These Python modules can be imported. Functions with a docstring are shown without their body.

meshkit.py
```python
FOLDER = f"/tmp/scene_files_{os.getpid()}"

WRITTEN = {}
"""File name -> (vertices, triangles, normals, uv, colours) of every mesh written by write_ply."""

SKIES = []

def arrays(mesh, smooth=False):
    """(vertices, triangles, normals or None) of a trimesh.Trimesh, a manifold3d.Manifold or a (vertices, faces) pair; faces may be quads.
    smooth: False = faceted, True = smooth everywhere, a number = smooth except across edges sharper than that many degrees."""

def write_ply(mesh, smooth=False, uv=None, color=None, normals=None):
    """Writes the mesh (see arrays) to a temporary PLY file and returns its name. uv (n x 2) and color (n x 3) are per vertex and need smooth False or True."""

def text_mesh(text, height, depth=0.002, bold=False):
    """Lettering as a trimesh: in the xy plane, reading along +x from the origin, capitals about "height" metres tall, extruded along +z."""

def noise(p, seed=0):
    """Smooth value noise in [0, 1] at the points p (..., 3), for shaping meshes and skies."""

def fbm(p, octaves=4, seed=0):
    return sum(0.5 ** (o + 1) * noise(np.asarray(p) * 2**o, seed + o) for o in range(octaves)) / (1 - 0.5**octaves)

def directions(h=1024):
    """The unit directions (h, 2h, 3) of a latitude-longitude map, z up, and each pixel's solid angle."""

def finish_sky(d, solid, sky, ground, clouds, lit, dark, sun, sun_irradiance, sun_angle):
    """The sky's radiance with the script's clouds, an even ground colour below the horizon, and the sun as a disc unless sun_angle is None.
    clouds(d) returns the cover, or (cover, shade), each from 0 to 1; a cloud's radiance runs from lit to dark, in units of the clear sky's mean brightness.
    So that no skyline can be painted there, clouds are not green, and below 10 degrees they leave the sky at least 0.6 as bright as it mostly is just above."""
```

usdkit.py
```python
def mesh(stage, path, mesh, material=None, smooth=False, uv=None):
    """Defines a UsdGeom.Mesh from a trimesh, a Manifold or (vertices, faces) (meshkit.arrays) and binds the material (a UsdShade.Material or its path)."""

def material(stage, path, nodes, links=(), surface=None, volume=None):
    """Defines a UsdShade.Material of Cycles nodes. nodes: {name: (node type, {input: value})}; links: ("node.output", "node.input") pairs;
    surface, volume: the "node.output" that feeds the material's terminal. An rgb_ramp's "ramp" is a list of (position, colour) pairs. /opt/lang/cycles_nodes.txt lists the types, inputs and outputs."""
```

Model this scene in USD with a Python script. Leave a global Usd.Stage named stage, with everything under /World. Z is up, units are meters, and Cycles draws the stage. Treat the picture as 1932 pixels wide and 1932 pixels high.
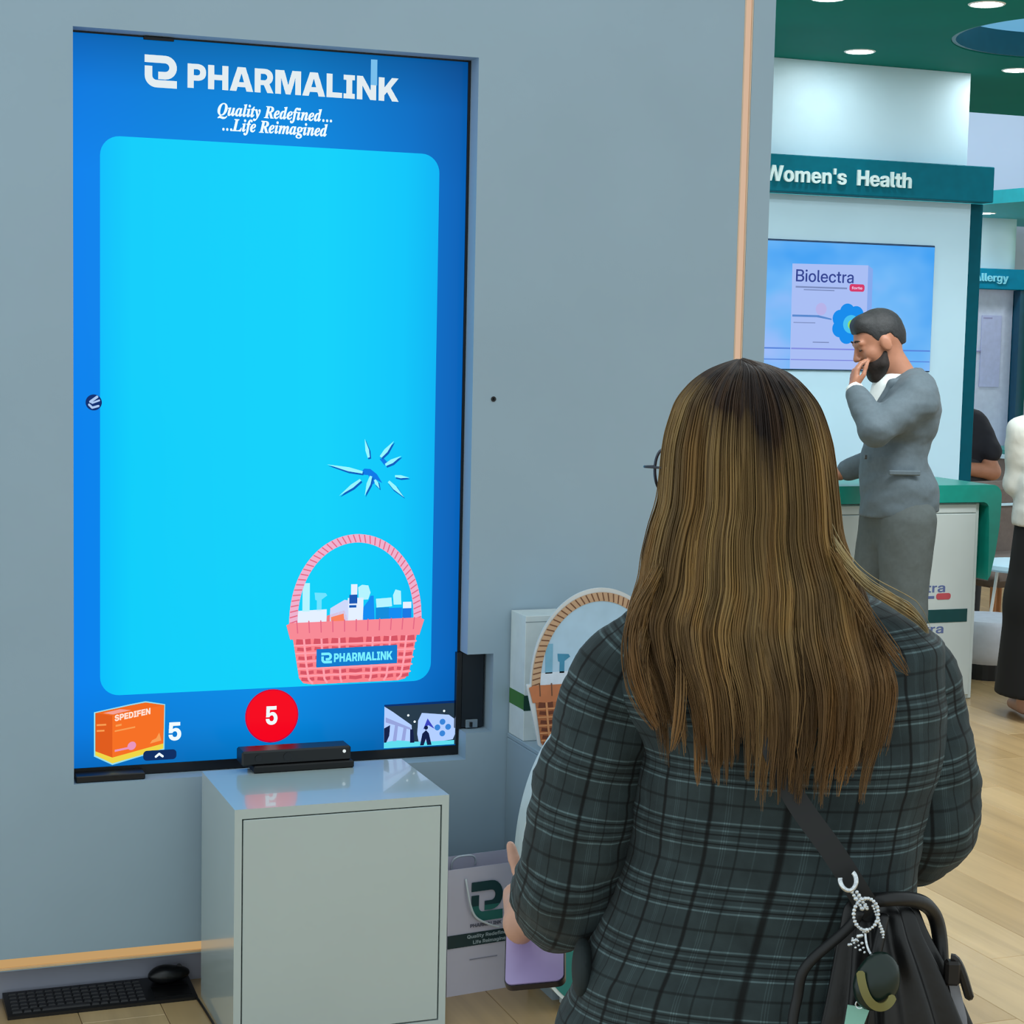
import glob, math, random
import numpy as np, trimesh, manifold3d as m3, usdkit, meshkit
from manifold3d import Manifold
from shapely import affinity, box as sbox, union_all
from shapely.geometry import Polygon, LineString, Point
from pxr import Usd, UsdGeom, UsdLux, UsdShade, Gf, Sdf, Vt

stage = Usd.Stage.CreateInMemory()
UsdGeom.SetStageUpAxis(stage, 'Z')
UsdGeom.Xform.Define(stage, '/World')
UsdGeom.Scope.Define(stage, '/World/Looks')
random.seed(4); RNG = np.random.default_rng(4)
PI = math.pi

# ------------------------------------------------------------------ camera
YAW, PITCH, ROLL = math.radians(20.627), math.radians(5.491), math.radians(-1.229)
CAM = np.array([-0.533, -4.325, 1.581])
_f = np.array([math.sin(YAW) * math.cos(PITCH), math.cos(YAW) * math.cos(PITCH), -math.sin(PITCH)])
_r = np.array([math.cos(YAW), -math.sin(YAW), 0.0]); _d = np.cross(_f, _r)
_r2 = _r * math.cos(ROLL) + _d * math.sin(ROLL); _d2 = -_r * math.sin(ROLL) + _d * math.cos(ROLL)
cam = UsdGeom.Camera.Define(stage, '/World/camera')
mm = np.eye(4); mm[0, :3], mm[1, :3], mm[2, :3], mm[3, :3] = _r2, -_d2, -_f, CAM
cam.AddTransformOp().Set(Gf.Matrix4d(*mm.ravel().tolist()))
cam.CreateHorizontalApertureAttr(36.0); cam.CreateVerticalApertureAttr(36.0)
cam.CreateFocalLengthAttr(36.0 * 3461.15 / 1932)
cam.CreateClippingRangeAttr(Gf.Vec2f(0.05, 200))
cam.CreateExposureAttr(0.0)

# ------------------------------------------------------------------ light of the hall
dome = UsdLux.DomeLight.Define(stage, '/World/hall_light'); dome.CreateIntensityAttr(0.29); dome.CreateColorAttr(Gf.Vec3f(0.86, 0.97, 1.0))
def rect_light(name, pos, sx, sy, power, color=(1, 1, 1), rot=(0, 0, 0)):
    l = UsdLux.RectLight.Define(stage, '/World/' + name)
    l.CreateWidthAttr(sx); l.CreateHeightAttr(sy); l.CreateIntensityAttr(power); l.CreateColorAttr(Gf.Vec3f(*color))
    l.AddTranslateOp().Set(Gf.Vec3d(*pos)); l.AddRotateXYZOp().Set(Gf.Vec3f(*rot))
rect_light('ceiling_lamp_panel', (0.2, -1.5, 3.6), 2.0, 0.6, 0.9, (0.86, 0.98, 1.0))
rect_light('ceiling_lamp_panel_001', (3.5, 0.6, 3.3), 2.4, 0.6, 20.0, (0.93, 0.98, 1.0), (14, 0, 0))
rect_light('ceiling_lamp_panel_002', (6.2, 5.6, 3.9), 1.4, 0.8, 7.5, (0.92, 0.97, 1.0))
rect_light('ceiling_lamp_panel_003', (8.2, 6.0, 3.9), 1.4, 0.8, 7.5, (0.92, 0.97, 1.0))

# ------------------------------------------------------------------ helpers
def lin(c):
    return tuple((x / 255 / 12.92) if x / 255 <= 0.04045 else ((x / 255 + 0.055) / 1.055) ** 2.4 for x in c)
MATS = {}
def M(name, rgb, rough=0.5, var=0.06, scale=20, bump=0.0, bscale=200, metal=0, spec=0.5, coat=0, sheen=0):
    """A procedural surface: base colour with a little noise in tone, optional fine relief."""
    if name in MATS: return MATS[name]
    c = np.array(lin(rgb)); lo, hi = c * (1 - var), np.minimum(c * (1 + var), 0.95)
    nodes = {'tc': ('texture_coordinate', {}), 'n': ('noise_texture', {'scale': scale, 'detail': 4}),
             'r': ('rgb_ramp', {'ramp': [(0.3, lo), (0.7, hi)]}),
             'p': ('principled_bsdf', {'roughness': rough, 'metallic': metal, 'specular_ior_level': spec, 'coat_weight': coat, 'sheen_weight': sheen})}
    links = [('tc.object', 'n.vector'), ('n.fac', 'r.fac'), ('r.color', 'p.base_color')]
    if bump:
        nodes['bn'] = ('noise_texture', {'scale': bscale, 'detail': 3}); nodes['b'] = ('bump', {'strength': bump, 'distance': 0.002})
        links += [('tc.object', 'bn.vector'), ('bn.fac', 'b.height'), ('b.normal', 'p.normal')]
    MATS[name] = usdkit.material(stage, '/World/Looks/' + name, nodes, links, surface='p.BSDF')
    return MATS[name]
def E(name, rgb, strength=1.0, rough=0.2, spec=0.06):
    """A lit screen colour or a lamp."""
    if name in MATS: return MATS[name]
    MATS[name] = usdkit.material(stage, '/World/Looks/' + name, {'p': ('principled_bsdf', {'base_color': (0.004, 0.004, 0.005), 'roughness': rough, 'specular_ior_level': spec,
        'emission_color': lin(rgb), 'emission_strength': strength})}, surface='p.BSDF')
    return MATS[name]

USED = {}
def numbered(parent, name):
    k = USED.get((parent, name), 0); USED[(parent, name)] = k + 1
    return name if k == 0 else f'{name}_{k:03d}'
def pathof(p): return '/World' if p is None else str(p.GetPath())
def meta(o, label=None, cat=None, group=None, kind=None):
    for k, v in (('label', label), ('category', cat), ('group', group), ('kind', kind)):
        if v: o.SetCustomDataByKey(k, v)
    return o
def thing(name, label=None, cat=None, loc=(0, 0, 0), rotz=0, group=None, kind=None):
    x = UsdGeom.Xform.Define(stage, '/World/' + numbered('/World', name))
    x.AddTranslateOp().Set(Gf.Vec3d(*map(float, loc))); x.AddRotateZOp().Set(float(rotz))
    return meta(x.GetPrim(), label, cat, group, kind)
def obj(name, mesh, mat, parent=None, smooth=False, uv=None, label=None, cat=None, group=None, kind=None):
    par = pathof(parent)
    if isinstance(mesh, list):
        mesh = trimesh.util.concatenate([T(q) for q in mesh])
    m = usdkit.mesh(stage, par + '/' + numbered(par, name), mesh, mat, smooth, uv)
    return meta(m.GetPrim(), label, cat, group, kind)
def dup(root, loc, rotz, label):
    was = root.GetCustomData()
    r = thing(root.GetName(), label, was['category'], loc, rotz, was.get('group'))
    r.GetReferences().AddInternalReference(root.GetPath()); r.SetInstanceable(True)
    return r
def T(m):
    if isinstance(m, trimesh.Trimesh): return m
    if hasattr(m, 'to_mesh'):
        q = m.to_mesh(); return trimesh.Trimesh(q.vert_properties[:, :3], q.tri_verts, process=False)
    v, f, _ = meshkit.arrays(m); return trimesh.Trimesh(v, f, process=False)
def bx(x0, x1, y0, y1, z0, z1, r=0.0):
    """A box, with chamfered edges if r > 0."""
    if r <= 0:
        b = trimesh.creation.box([x1 - x0, y1 - y0, z1 - z0]); b.apply_translation([(x0 + x1) / 2, (y0 + y1) / 2, (z0 + z1) / 2]); return b
    p = []
    for ax in range(3):
        lo, hi = np.array([x0, y0, z0]) + r, np.array([x1, y1, z1]) - r
        lo[ax] -= r; hi[ax] += r
        p += [(a, b, c) for a in (lo[0], hi[0]) for b in (lo[1], hi[1]) for c in (lo[2], hi[2])]
    return T(Manifold.hull_points(np.array(p)))
def extrude(poly, depth):
    gs = [g for g in getattr(poly, 'geoms', [poly]) if g.area > 1e-12]
    return trimesh.util.concatenate([trimesh.creation.extrude_polygon(g, depth, engine='earcut') for g in gs])
def upright(m, y, z0=0.0, x0=0.0):
    """Turns a flat extrusion in xy into one standing in xz whose front face looks to -y and lies at y - depth."""
    v = np.array(m.vertices); w = np.c_[v[:, 0] + x0, y - v[:, 2], v[:, 1] + z0]
    return trimesh.Trimesh(w, m.faces, process=False)
def rrect(x0, y0, x1, y1, r, n=8):
    return sbox(x0 + r, y0 + r, x1 - r, y1 - r).buffer(r, quad_segs=n)
def cyl(a, b, r, r2=None, n=20):
    a, b = np.array(a, float), np.array(b, float); h = np.linalg.norm(b - a)
    m = T(Manifold.cylinder(h, r, r if r2 is None else r2, n)); m.apply_transform(trimesh.geometry.align_vectors([0, 0, 1], (b - a) / h)); m.apply_translation(a)
    return m
def lathe(prof, n=40, loc=(0, 0, 0)):
    m = trimesh.creation.revolve(np.array(prof), sections=n); m.apply_translation(loc); return m
def tube(pts, r, n=8, closed=False):
    pts = np.array(pts, float); k = len(pts)
    r = np.broadcast_to(r, (k,)); t = np.gradient(pts, axis=0)
    if closed: t = np.roll(pts, -1, 0) - np.roll(pts, 1, 0)
    t /= np.linalg.norm(t, axis=1, keepdims=True)
    u = np.cross(t[0], [0.31, 0.2, 0.93]); u /= np.linalg.norm(u); V = []
    for i in range(k):
        u = u - t[i] * (u @ t[i]); u /= np.linalg.norm(u); w = np.cross(t[i], u)
        a = np.arange(n) / n * 2 * PI
        V.append(pts[i] + r[i] * (np.cos(a)[:, None] * u + np.sin(a)[:, None] * w))
    V = np.array(V); F = []
    for i in range(k if closed else k - 1):
        j = (i + 1) % k
        for q in range(n):
            F.append([i * n + q, i * n + (q + 1) % n, j * n + (q + 1) % n, j * n + q])
    V = V.reshape(-1, 3); F = np.array(F); tri = np.vstack([F[:, [0, 1, 2]], F[:, [0, 2, 3]]])
    if not closed:
        V = np.vstack([V, pts[0], pts[-1]]); b = (k - 1) * n
        tri = np.vstack([tri, [[(q + 1) % n, q, len(V) - 2] for q in range(n)], [[b + q, b + (q + 1) % n, len(V) - 1] for q in range(n)]])
    return trimesh.Trimesh(V, tri, process=False)
def spline(P, n):
    from scipy.interpolate import CubicSpline
    P = np.array(P, float); return CubicSpline(np.linspace(0, 1, len(P)), P)(np.linspace(0, 1, n))
def ribbon(pts, normals, w, th=0.003):
    """A flat strap along pts."""
    pts, nn = np.array(pts, float), np.array(normals, float); nn = np.broadcast_to(nn, pts.shape)
    t = np.gradient(pts, axis=0); t /= np.linalg.norm(t, axis=1, keepdims=True)
    s = np.cross(t, nn); s /= np.linalg.norm(s, axis=1, keepdims=True); nn = np.cross(s, t)
    w = np.broadcast_to(w, (len(pts),))[:, None]
    V = np.stack([pts - s * w / 2, pts + s * w / 2, pts + s * w / 2 + nn * th, pts - s * w / 2 + nn * th], 1); k = len(pts); F = []
    for i in range(k - 1):
        for q in range(4):
            F.append([i * 4 + q, i * 4 + (q + 1) % 4, i * 4 + 4 + (q + 1) % 4, i * 4 + 4 + q])
    F += [[3, 2, 1, 0], [4 * k - 4, 4 * k - 3, 4 * k - 2, 4 * k - 1]]
    return T((V.reshape(-1, 3), np.array(F)))

FONT = {f.split('/')[-1].split('-')[0].split('.')[0]: f for f in glob.glob('/opt/blender-*/*/datafiles/fonts/*.woff2')}
def text_poly(s, weight=800, font='Inter', px=150):
    from PIL import Image, ImageDraw, ImageFont
    f = ImageFont.truetype(FONT[font], px)
    if font == 'Inter': f.set_variation_by_axes([32, weight])
    x0, y0, x1, y1 = f.getbbox(s, anchor='ls')
    im = Image.new('L', (x1 - x0 + 8, y1 - y0 + 8)); ImageDraw.Draw(im).text((4 - x0, 4 - y0), s, 255, f, anchor='ls')
    on = np.pad(np.asarray(im) > 127, ((0, 0), (1, 1))).astype(np.int8)
    rows, st = np.nonzero(np.diff(on, axis=1) == 1); en = np.nonzero(np.diff(on, axis=1) == -1)[1]
    g = union_all(sbox(st, -rows - 1, en, -rows)).buffer(0.8).buffer(-0.8).simplify(0.7)
    return affinity.translate(g, 0, 4 - y0)
def text_fit(s, x0, x1, base, cap, weight=800, font='Inter'):
    """The text as a flat shape from x0 to x1, capitals cap high on the line base."""
    g = text_poly(s, weight, font); a, b, c, d = g.bounds
    sy = cap / (150 * 0.727 if font == 'Inter' else 150 * 0.66)
    g = affinity.translate(g, -a, 0)
    return affinity.translate(affinity.scale(g, (x1 - x0) / (c - a), sy, origin=(0, 0)), x0, base)
def bold_italic(s):
    return ''.join(chr(0x1D468 + ord(c) - 65) if c.isupper() else chr(0x1D482 + ord(c) - 97) if c.islower() else c for c in s)
def emblem(x0, y0, w, h):
    """The two-stroke emblem: a bowl open to the left over a foot that turns up on the left."""
    s = 0.235
    def arc(cx, cy, r, a0, a1): return [(cx + r * math.cos(math.radians(a)), cy + r * math.sin(math.radians(a))) for a in np.linspace(a0, a1, 12)]
    top = LineString([(0.0, 0.88)] + arc(0.63, 0.63, 0.25, 90, -90) + [(0.42, 0.38)]).buffer(s / 2, cap_style='flat')
    bot = LineString([(0.12, 0.66), (0.12, 0.37)] + arc(0.37, 0.37, 0.25, 180, 270) + [(1.0, 0.12)]).buffer(s / 2, cap_style='flat')
    return affinity.translate(affinity.scale(union_all([top, bot]), w, h, origin=(0, 0)), x0, y0)

def round_cone(P, a, b, ra, rb):
    ab = b - a; t = np.clip(((P - a) @ ab) / max(ab @ ab, 1e-12), 0, 1)
    return np.linalg.norm(P - a - t[..., None] * ab, axis=-1) - (ra + (rb - ra) * t)
def C(a, b, ra, rb=None, k=None): return ('c', np.array(a, float), np.array(b, float), ra, ra if rb is None else rb, k)
def EL(c, ax, R=None, k=None): return ('e', np.array(c, float), np.array(ax, float), np.eye(3) if R is None else R, None, k)
def sdf_mesh(prims, res=0.01, k=0.02, wrinkle=None, cut=None):
    """One smooth continuous surface round round-cones and ellipsoids (a distance field, meshed by surface nets)."""
    lo, hi = np.full(3, 1e9), np.full(3, -1e9); B = []
    for p in prims:
        if p[0] == 'c':
            r = max(p[3], p[4]); a, b = np.minimum(p[1], p[2]) - r, np.maximum(p[1], p[2]) + r
        else:
            e = np.abs(p[3]) @ p[2]; a, b = p[1] - e, p[1] + e
        B.append((a, b)); lo, hi = np.minimum(lo, a), np.maximum(hi, b)
    lo -= 3 * res; hi += 3 * res; n = np.ceil((hi - lo) / res).astype(int) + 1
    ax = [lo[i] + res * np.arange(n[i]) for i in range(3)]; D = np.full(n, 1.0)
    for p, (a, b) in zip(prims, B):
        kk = p[5] or k; m = kk + 3 * res
        i0 = np.maximum(((a - m - lo) / res).astype(int), 0); i1 = np.minimum(((b + m - lo) / res).astype(int) + 2, n)
        sl = tuple(slice(x, y) for x, y in zip(i0, i1))
        P = np.stack(np.meshgrid(*[ax[i][sl[i]] for i in range(3)], indexing='ij'), -1)
        if p[0] == 'c': d = round_cone(P, p[1], p[2], p[3], p[4])
        else:
            q = (P - p[1]) @ p[3]; k0 = np.linalg.norm(q / p[2], axis=-1); k1 = np.linalg.norm(q / p[2] ** 2, axis=-1); d = k0 * (k0 - 1) / np.maximum(k1, 1e-9)
        A = D[sl]; h = np.clip(0.5 + 0.5 * (A - d) / kk, 0, 1); D[sl] = A * (1 - h) + d * h - kk * h * (1 - h)
    G = None
    if wrinkle or cut:
        G = np.stack(np.meshgrid(*ax, indexing='ij'), -1); near = np.abs(D) < 0.06
        if wrinkle: D[near] += wrinkle(G[near])
        if cut: D = np.maximum(D, cut(G))
    ins = D < 0
    c = np.zeros(n - 1, int)
    for i, j, q in np.ndindex(2, 2, 2): c += ins[i:n[0] - 1 + i, j:n[1] - 1 + j, q:n[2] - 1 + q]
    act = (c > 0) & (c < 8); ids = np.full(act.shape, -1); cells = np.argwhere(act); ids[act] = np.arange(len(cells))
    S = np.zeros((len(cells), 3)); W = np.zeros(len(cells)); cor = [np.array(o) for o in np.ndindex(2, 2, 2)]
    val = {tuple(o): D[tuple((cells + o).T)] for o in cor}
    for o in cor:
        for d in range(3):
            if o[d] == 0:
                o2 = o.copy(); o2[d] = 1; va, vb = val[tuple(o)], val[tuple(o2)]; x = (va < 0) != (vb < 0)
                t = np.where(x, va / np.where(x, va - vb, 1), 0); q = o + t[:, None] * (o2 - o); S[x] += q[x]; W[x] += 1
    V = lo + res * (cells + S / W[:, None]); F = []
    for d in range(3):
        u, w = (d + 1) % 3, (d + 2) % 3; s1 = [slice(None)] * 3; s2 = [slice(None)] * 3; s1[d] = slice(0, -1); s2[d] = slice(1, None)
        A, Bq = ins[tuple(s1)], ins[tuple(s2)]; E_ = np.argwhere(A != Bq)
        E_ = E_[(E_[:, u] > 0) & (E_[:, w] > 0) & (E_[:, u] < n[u] - 1) & (E_[:, w] < n[w] - 1)]
        def at(du, dw):
            q = E_.copy(); q[:, u] -= du; q[:, w] -= dw; return ids[tuple(q.T)]
        Q = np.stack([at(1, 1), at(0, 1), at(0, 0), at(1, 0)], 1); fl = ~A[tuple(E_.T)]; Q[fl] = Q[fl][:, ::-1]; F.append(Q)
    F = np.vstack(F); F = F[(F >= 0).all(1)]
    m = trimesh.Trimesh(V, np.vstack([F[:, [0, 1, 2]], F[:, [0, 2, 3]]]), process=False)
    e = m.edges_unique; e = np.vstack([e, e[:, ::-1]]); deg = np.maximum(np.bincount(e[:, 0], minlength=len(V)), 1)[:, None]; X = V.copy()
    for lam in (0.5, -0.52, 0.5, -0.52, 0.5):
        A = np.stack([np.bincount(e[:, 0], X[e[:, 1], k], len(V)) for k in range(3)], 1) / deg; X = X + lam * (A - X)
    far = np.linalg.norm(X - V, axis=1) > 0.8 * res; X[far] = V[far]
    return trimesh.Trimesh(X, m.faces, process=False)
def frame(x, z):
    x = np.array(x, float); x /= np.linalg.norm(x); z = np.array(z, float); z = z - x * (x @ z); z /= np.linalg.norm(z)
    return np.stack([x, np.cross(z, x), z], 1)
def moved(prims, R, t, s=1.0):
    out = []
    for p in prims:
        if p[0] == 'c': out.append(('c', R @ p[1] * s + t, R @ p[2] * s + t, p[3] * s, p[4] * s, p[5]))
        else: out.append(('e', R @ p[1] * s + t, p[2] * s, R @ p[3], None, p[5]))
    return out
def head_prims():
    p = [EL((-0.012, 0, 0.035), (0.098, 0.076, 0.093), k=0.02), EL((0.03, 0, -0.035), (0.058, 0.060, 0.082), k=0.03), C((0.066, -0.012, -0.098), (0.066, 0.012, -0.098), 0.021, k=0.02),
         C((0.087, 0, 0.024), (0.108, 0, -0.018), 0.007, 0.011, k=0.012), C((0.098, -0.011, -0.022), (0.098, 0.011, -0.022), 0.008, k=0.008),
         C((0.083, -0.022, -0.054), (0.083, 0.022, -0.054), 0.008, k=0.008), C((0.092, -0.012, -0.052), (0.092, 0.012, -0.052), 0.007, k=0.006), C((0.090, -0.012, -0.064), (0.090, 0.012, -0.064), 0.007, k=0.006),
         C((0.076, -0.042, 0.036), (0.082, -0.012, 0.034), 0.012, k=0.012), C((0.076, 0.042, 0.036), (0.082, 0.012, 0.034), 0.012, k=0.012)]
    for s in (-1, 1):
        p += [EL((0.074, s * 0.031, 0.014), (0.013, 0.015, 0.010), k=0.006), EL((-0.005, s * 0.078, 0.0), (0.022, 0.010, 0.032), k=0.008), EL((0.055, s * 0.045, -0.015), (0.025, 0.02, 0.024), k=0.02)]
    return p
def hand_prims(curl=0.5, spread=0.0, side=1, thumb=0.3, out=0.35, wrist=True):
    """Wrist at the origin, fingers along +x, back of the hand +z, thumb on +y*side."""
    p = [C((0, 0.012, 0), (0.075, 0.024, 0), 0.016, 0.013, k=0.012), C((0, -0.012, 0), (0.07, -0.026, 0), 0.016, 0.012, k=0.012), C((0, 0, 0), (0.08, 0, 0.002), 0.017, 0.014, k=0.012)] + ([C((-0.05, 0, 0), (0, 0, 0), 0.025, 0.023, k=0.015)] if wrist else [])
    for y, L, x in ((0.030, 0.070, 0.080), (0.010, 0.079, 0.086), (-0.010, 0.073, 0.083), (-0.029, 0.057, 0.074)):
        q = np.array([x, y, 0.0]); ang = 0.0; dirs = spread * y * 6
        for part, r0, r1 in ((0.45, 0.0095, 0.0085), (0.32, 0.0085, 0.0078), (0.23, 0.0078, 0.0068)):
            ang += curl * (1.0 if part == 0.45 else 0.9); d = np.array([math.cos(ang) * math.cos(dirs), math.cos(ang) * math.sin(dirs), -math.sin(ang)])
            e = q + d * L * part; p.append(C(q, e, r0, r1, k=0.003)); q = e
    q = np.array([0.018, 0.024, -0.006]); e = q + [0.034, 0.026, -0.016]; p.append(C(q, e, 0.0135, 0.0105, k=0.008))
    for L, t in ((0.032, thumb), (0.026, thumb * 1.8)):
        d = np.array([math.cos(t), out - t * 0.3, -math.sin(t)]); d /= np.linalg.norm(d); q, e = e, e + d * L; p.append(C(q, e, 0.0102, 0.0085, k=0.003))
    if side < 0:
        f = np.array([1, -1, 1]); p = [('c', a[1] * f, a[2] * f, a[3], a[4], a[5]) for a in p]
    return p
def folds(amp, sx, sy, sz, seed=0):
    return lambda P: amp * (meshkit.fbm(P * np.array([sx, sy, sz]), 3, seed) - 0.5) * 2
def curves(name, parent, strands, widths, mat):
    P = np.vstack(strands); par = pathof(parent)
    c = UsdGeom.BasisCurves.Define(stage, par + '/' + numbered(par, name))
    c.CreateTypeAttr('linear'); c.CreatePointsAttr(Vt.Vec3fArray.FromNumpy(P.astype(np.float32)))
    c.CreateCurveVertexCountsAttr(Vt.IntArray([len(s) for s in strands])); c.CreateWidthsAttr(Vt.FloatArray.FromNumpy(np.concatenate(widths).astype(np.float32))); c.SetWidthsInterpolation('vertex')
    UsdShade.MaterialBindingAPI.Apply(c.GetPrim()).Bind(mat); return c.GetPrim()
#%%BODY
# ================================================================== THE ROOM
m_wall = M('wall_paint', (156, 179, 194), 0.6, 0.03, 3, 0.05, 300)
m_white = M('booth_white', (196, 228, 244), 0.5, 0.02, 3)
m_teal = M('teal_lacquer', (16, 112, 122), 0.35, 0.04, 4)
m_tealc = M('teal_ceiling_paint', (8, 124, 112), 0.7, 0.05, 2, spec=0.08)
m_black = M('black_plastic', (14, 15, 18), 0.35, 0.1, 40)
m_dark = M('dark_gap', (10, 12, 14), 0.8, 0.1, 20)

# floor: light oak boards running away from the screen wall, each its own piece where they can be told apart
fl = thing('floor', kind='structure')
WOODS = []
for i, c in enumerate(((182, 152, 108), (191, 162, 118), (174, 144, 100))):
    a = np.array(lin(c))
    WOODS.append(usdkit.material(stage, f'/World/Looks/oak_{i}', {
        'tc': ('texture_coordinate', {}), 'mp': ('mapping', {'scale': (14, 0.9, 8), 'location': (i * 3.1, i * 1.7, 0)}), 'n': ('noise_texture', {'scale': 1.0, 'detail': 6, 'roughness': 0.6, 'distortion': 0.6}),
        'r': ('rgb_ramp', {'ramp': [(0.25, a * 0.80), (0.5, a), (0.75, np.minimum(a * 1.15, 0.9))]}), 'p': ('principled_bsdf', {'roughness': 0.28, 'specular_ior_level': 0.5, 'coat_weight': 0.25, 'coat_roughness': 0.2})},
        [('tc.object', 'mp.vector'), ('mp.vector', 'n.vector'), ('n.fac', 'r.fac'), ('r.color', 'p.base_color')], surface='p.BSDF'))
PW, PL = 0.19, 1.25
obj('subfloor', bx(-1.2, 12, -5.2, 11, -0.06, -0.012), M('subfloor_grey', (60, 52, 42), 0.8), fl)
stuff = {0: [], 1: [], 2: []}
for i in range(-6, 60):
    off = (i * 0.437) % PL
    for j in range(-5, 9):
        x0, y0 = i * PW, j * PL - off - 0.2
        m = bx(x0 + 0.0006, x0 + PW - 0.0006, y0 + 0.0006, y0 + PL - 0.0006, -0.012, 0.0, 0.0012)
        k = int(RNG.integers(0, 3)); cx, cy = x0 + PW / 2, y0 + PL / 2
        seen = (-0.5 < cx < 0.4 and -0.9 < cy < 0.6) or (0.6 < cx < 1.7 and -1.1 < cy < 0.3) or (1.2 < cx < 5.6 and -2.0 < cy < 4.0 and cx > 1.0 + 0.55 * (cy + 1.6) - 0.5 and cx < 2.6 + 0.72 * (cy + 1.6))
        if seen: obj('plank', m, WOODS[k], fl)
        else: stuff[k].append(m)
for k in stuff: obj('far_boards', stuff[k], WOODS[k], fl, kind='stuff')

# the screen wall, a hollow for the display, a notch beside its foot, two grooves for warm light
OX0, OX1, OZ0, OZ1 = 0.0, 0.962, 0.521, 2.248
w = Manifold.cube([3.465, 0.14, 3.23]).translate([-1.70, -0.06, 0.09])
def cutbox(x0, x1, y0, y1, z0, z1): return Manifold.cube([x1 - x0, y1 - y0, z1 - z0]).translate([x0, y0, z0])
w = w - cutbox(OX0, OX1, -0.1, 0.045, OZ0, OZ1) - cutbox(0.9, 1.031, -0.1, 0.02, 0.588, 0.787)
w = w - cutbox(1.676, 1.702, -0.1, -0.045, 0.05, 3.4) - cutbox(-1.8, 1.676, -0.1, -0.045, 0.092, 0.119)
w = w - Manifold.cylinder(0.03, 0.0042, 0.0042, 20).rotate([90, 0, 0]).translate([1.017, -0.045, 1.424])
obj('wall_left', T(w), m_wall, smooth=20, kind='structure', label='grey blue partition wall holding the big upright screen')
obj('baseboard_left', bx(-1.70, 1.765, 0.012, 0.08, 0.0, 0.0895), M('plinth_paint', (168, 172, 190), 0.5, 0.04, 5), kind='structure')
m_led = E('warm_led', (255, 216, 184), 0.66, 0.6, 0.1)
s = thing('led_light_strip', 'warm vertical light strip set in the right end of the screen wall', 'light')
obj('diffuser', bx(1.681, 1.697, -0.058, -0.046, 0.125, 3.3, 0.002), m_led, s)
obj('channel', [bx(1.6765, 1.6805, -0.0595, -0.0455, 0.12, 3.3), bx(1.6975, 1.7015, -0.0595, -0.0455, 0.12, 3.3)], M('strip_channel', (214, 186, 160), 0.5), s)
s = thing('led_light_strip', 'warm horizontal light strip along the foot of the screen wall', 'light')
obj('diffuser', bx(-1.69, 1.67, -0.056, -0.0455, 0.0975, 0.1185, 0.002), E('amber_led', (232, 186, 124), 0.66, 0.6, 0.1), s)
obj('channel', bx(-1.69, 1.67, -0.0605, -0.0465, 0.0925, 0.0972), M('strip_lip', (232, 196, 150), 0.5), s)
t = thing('wall_socket', 'tiny black hole with dark rim in the grey wall right of the screen', 'fixture', (1.017, -0.0605, 1.424))
obj('rim', lathe([(0.0035, 0), (0.0065, 0), (0.0065, 0.0012), (0.0035, 0.0012), (0.0035, 0)], 24), m_black, t); USDR = UsdGeom.Xformable(t); USDR.AddRotateXOp().Set(90.0)
obj('plug', cyl((0, 0, -0.012), (0, 0, -0.002), 0.0032), m_dark, t)

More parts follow.
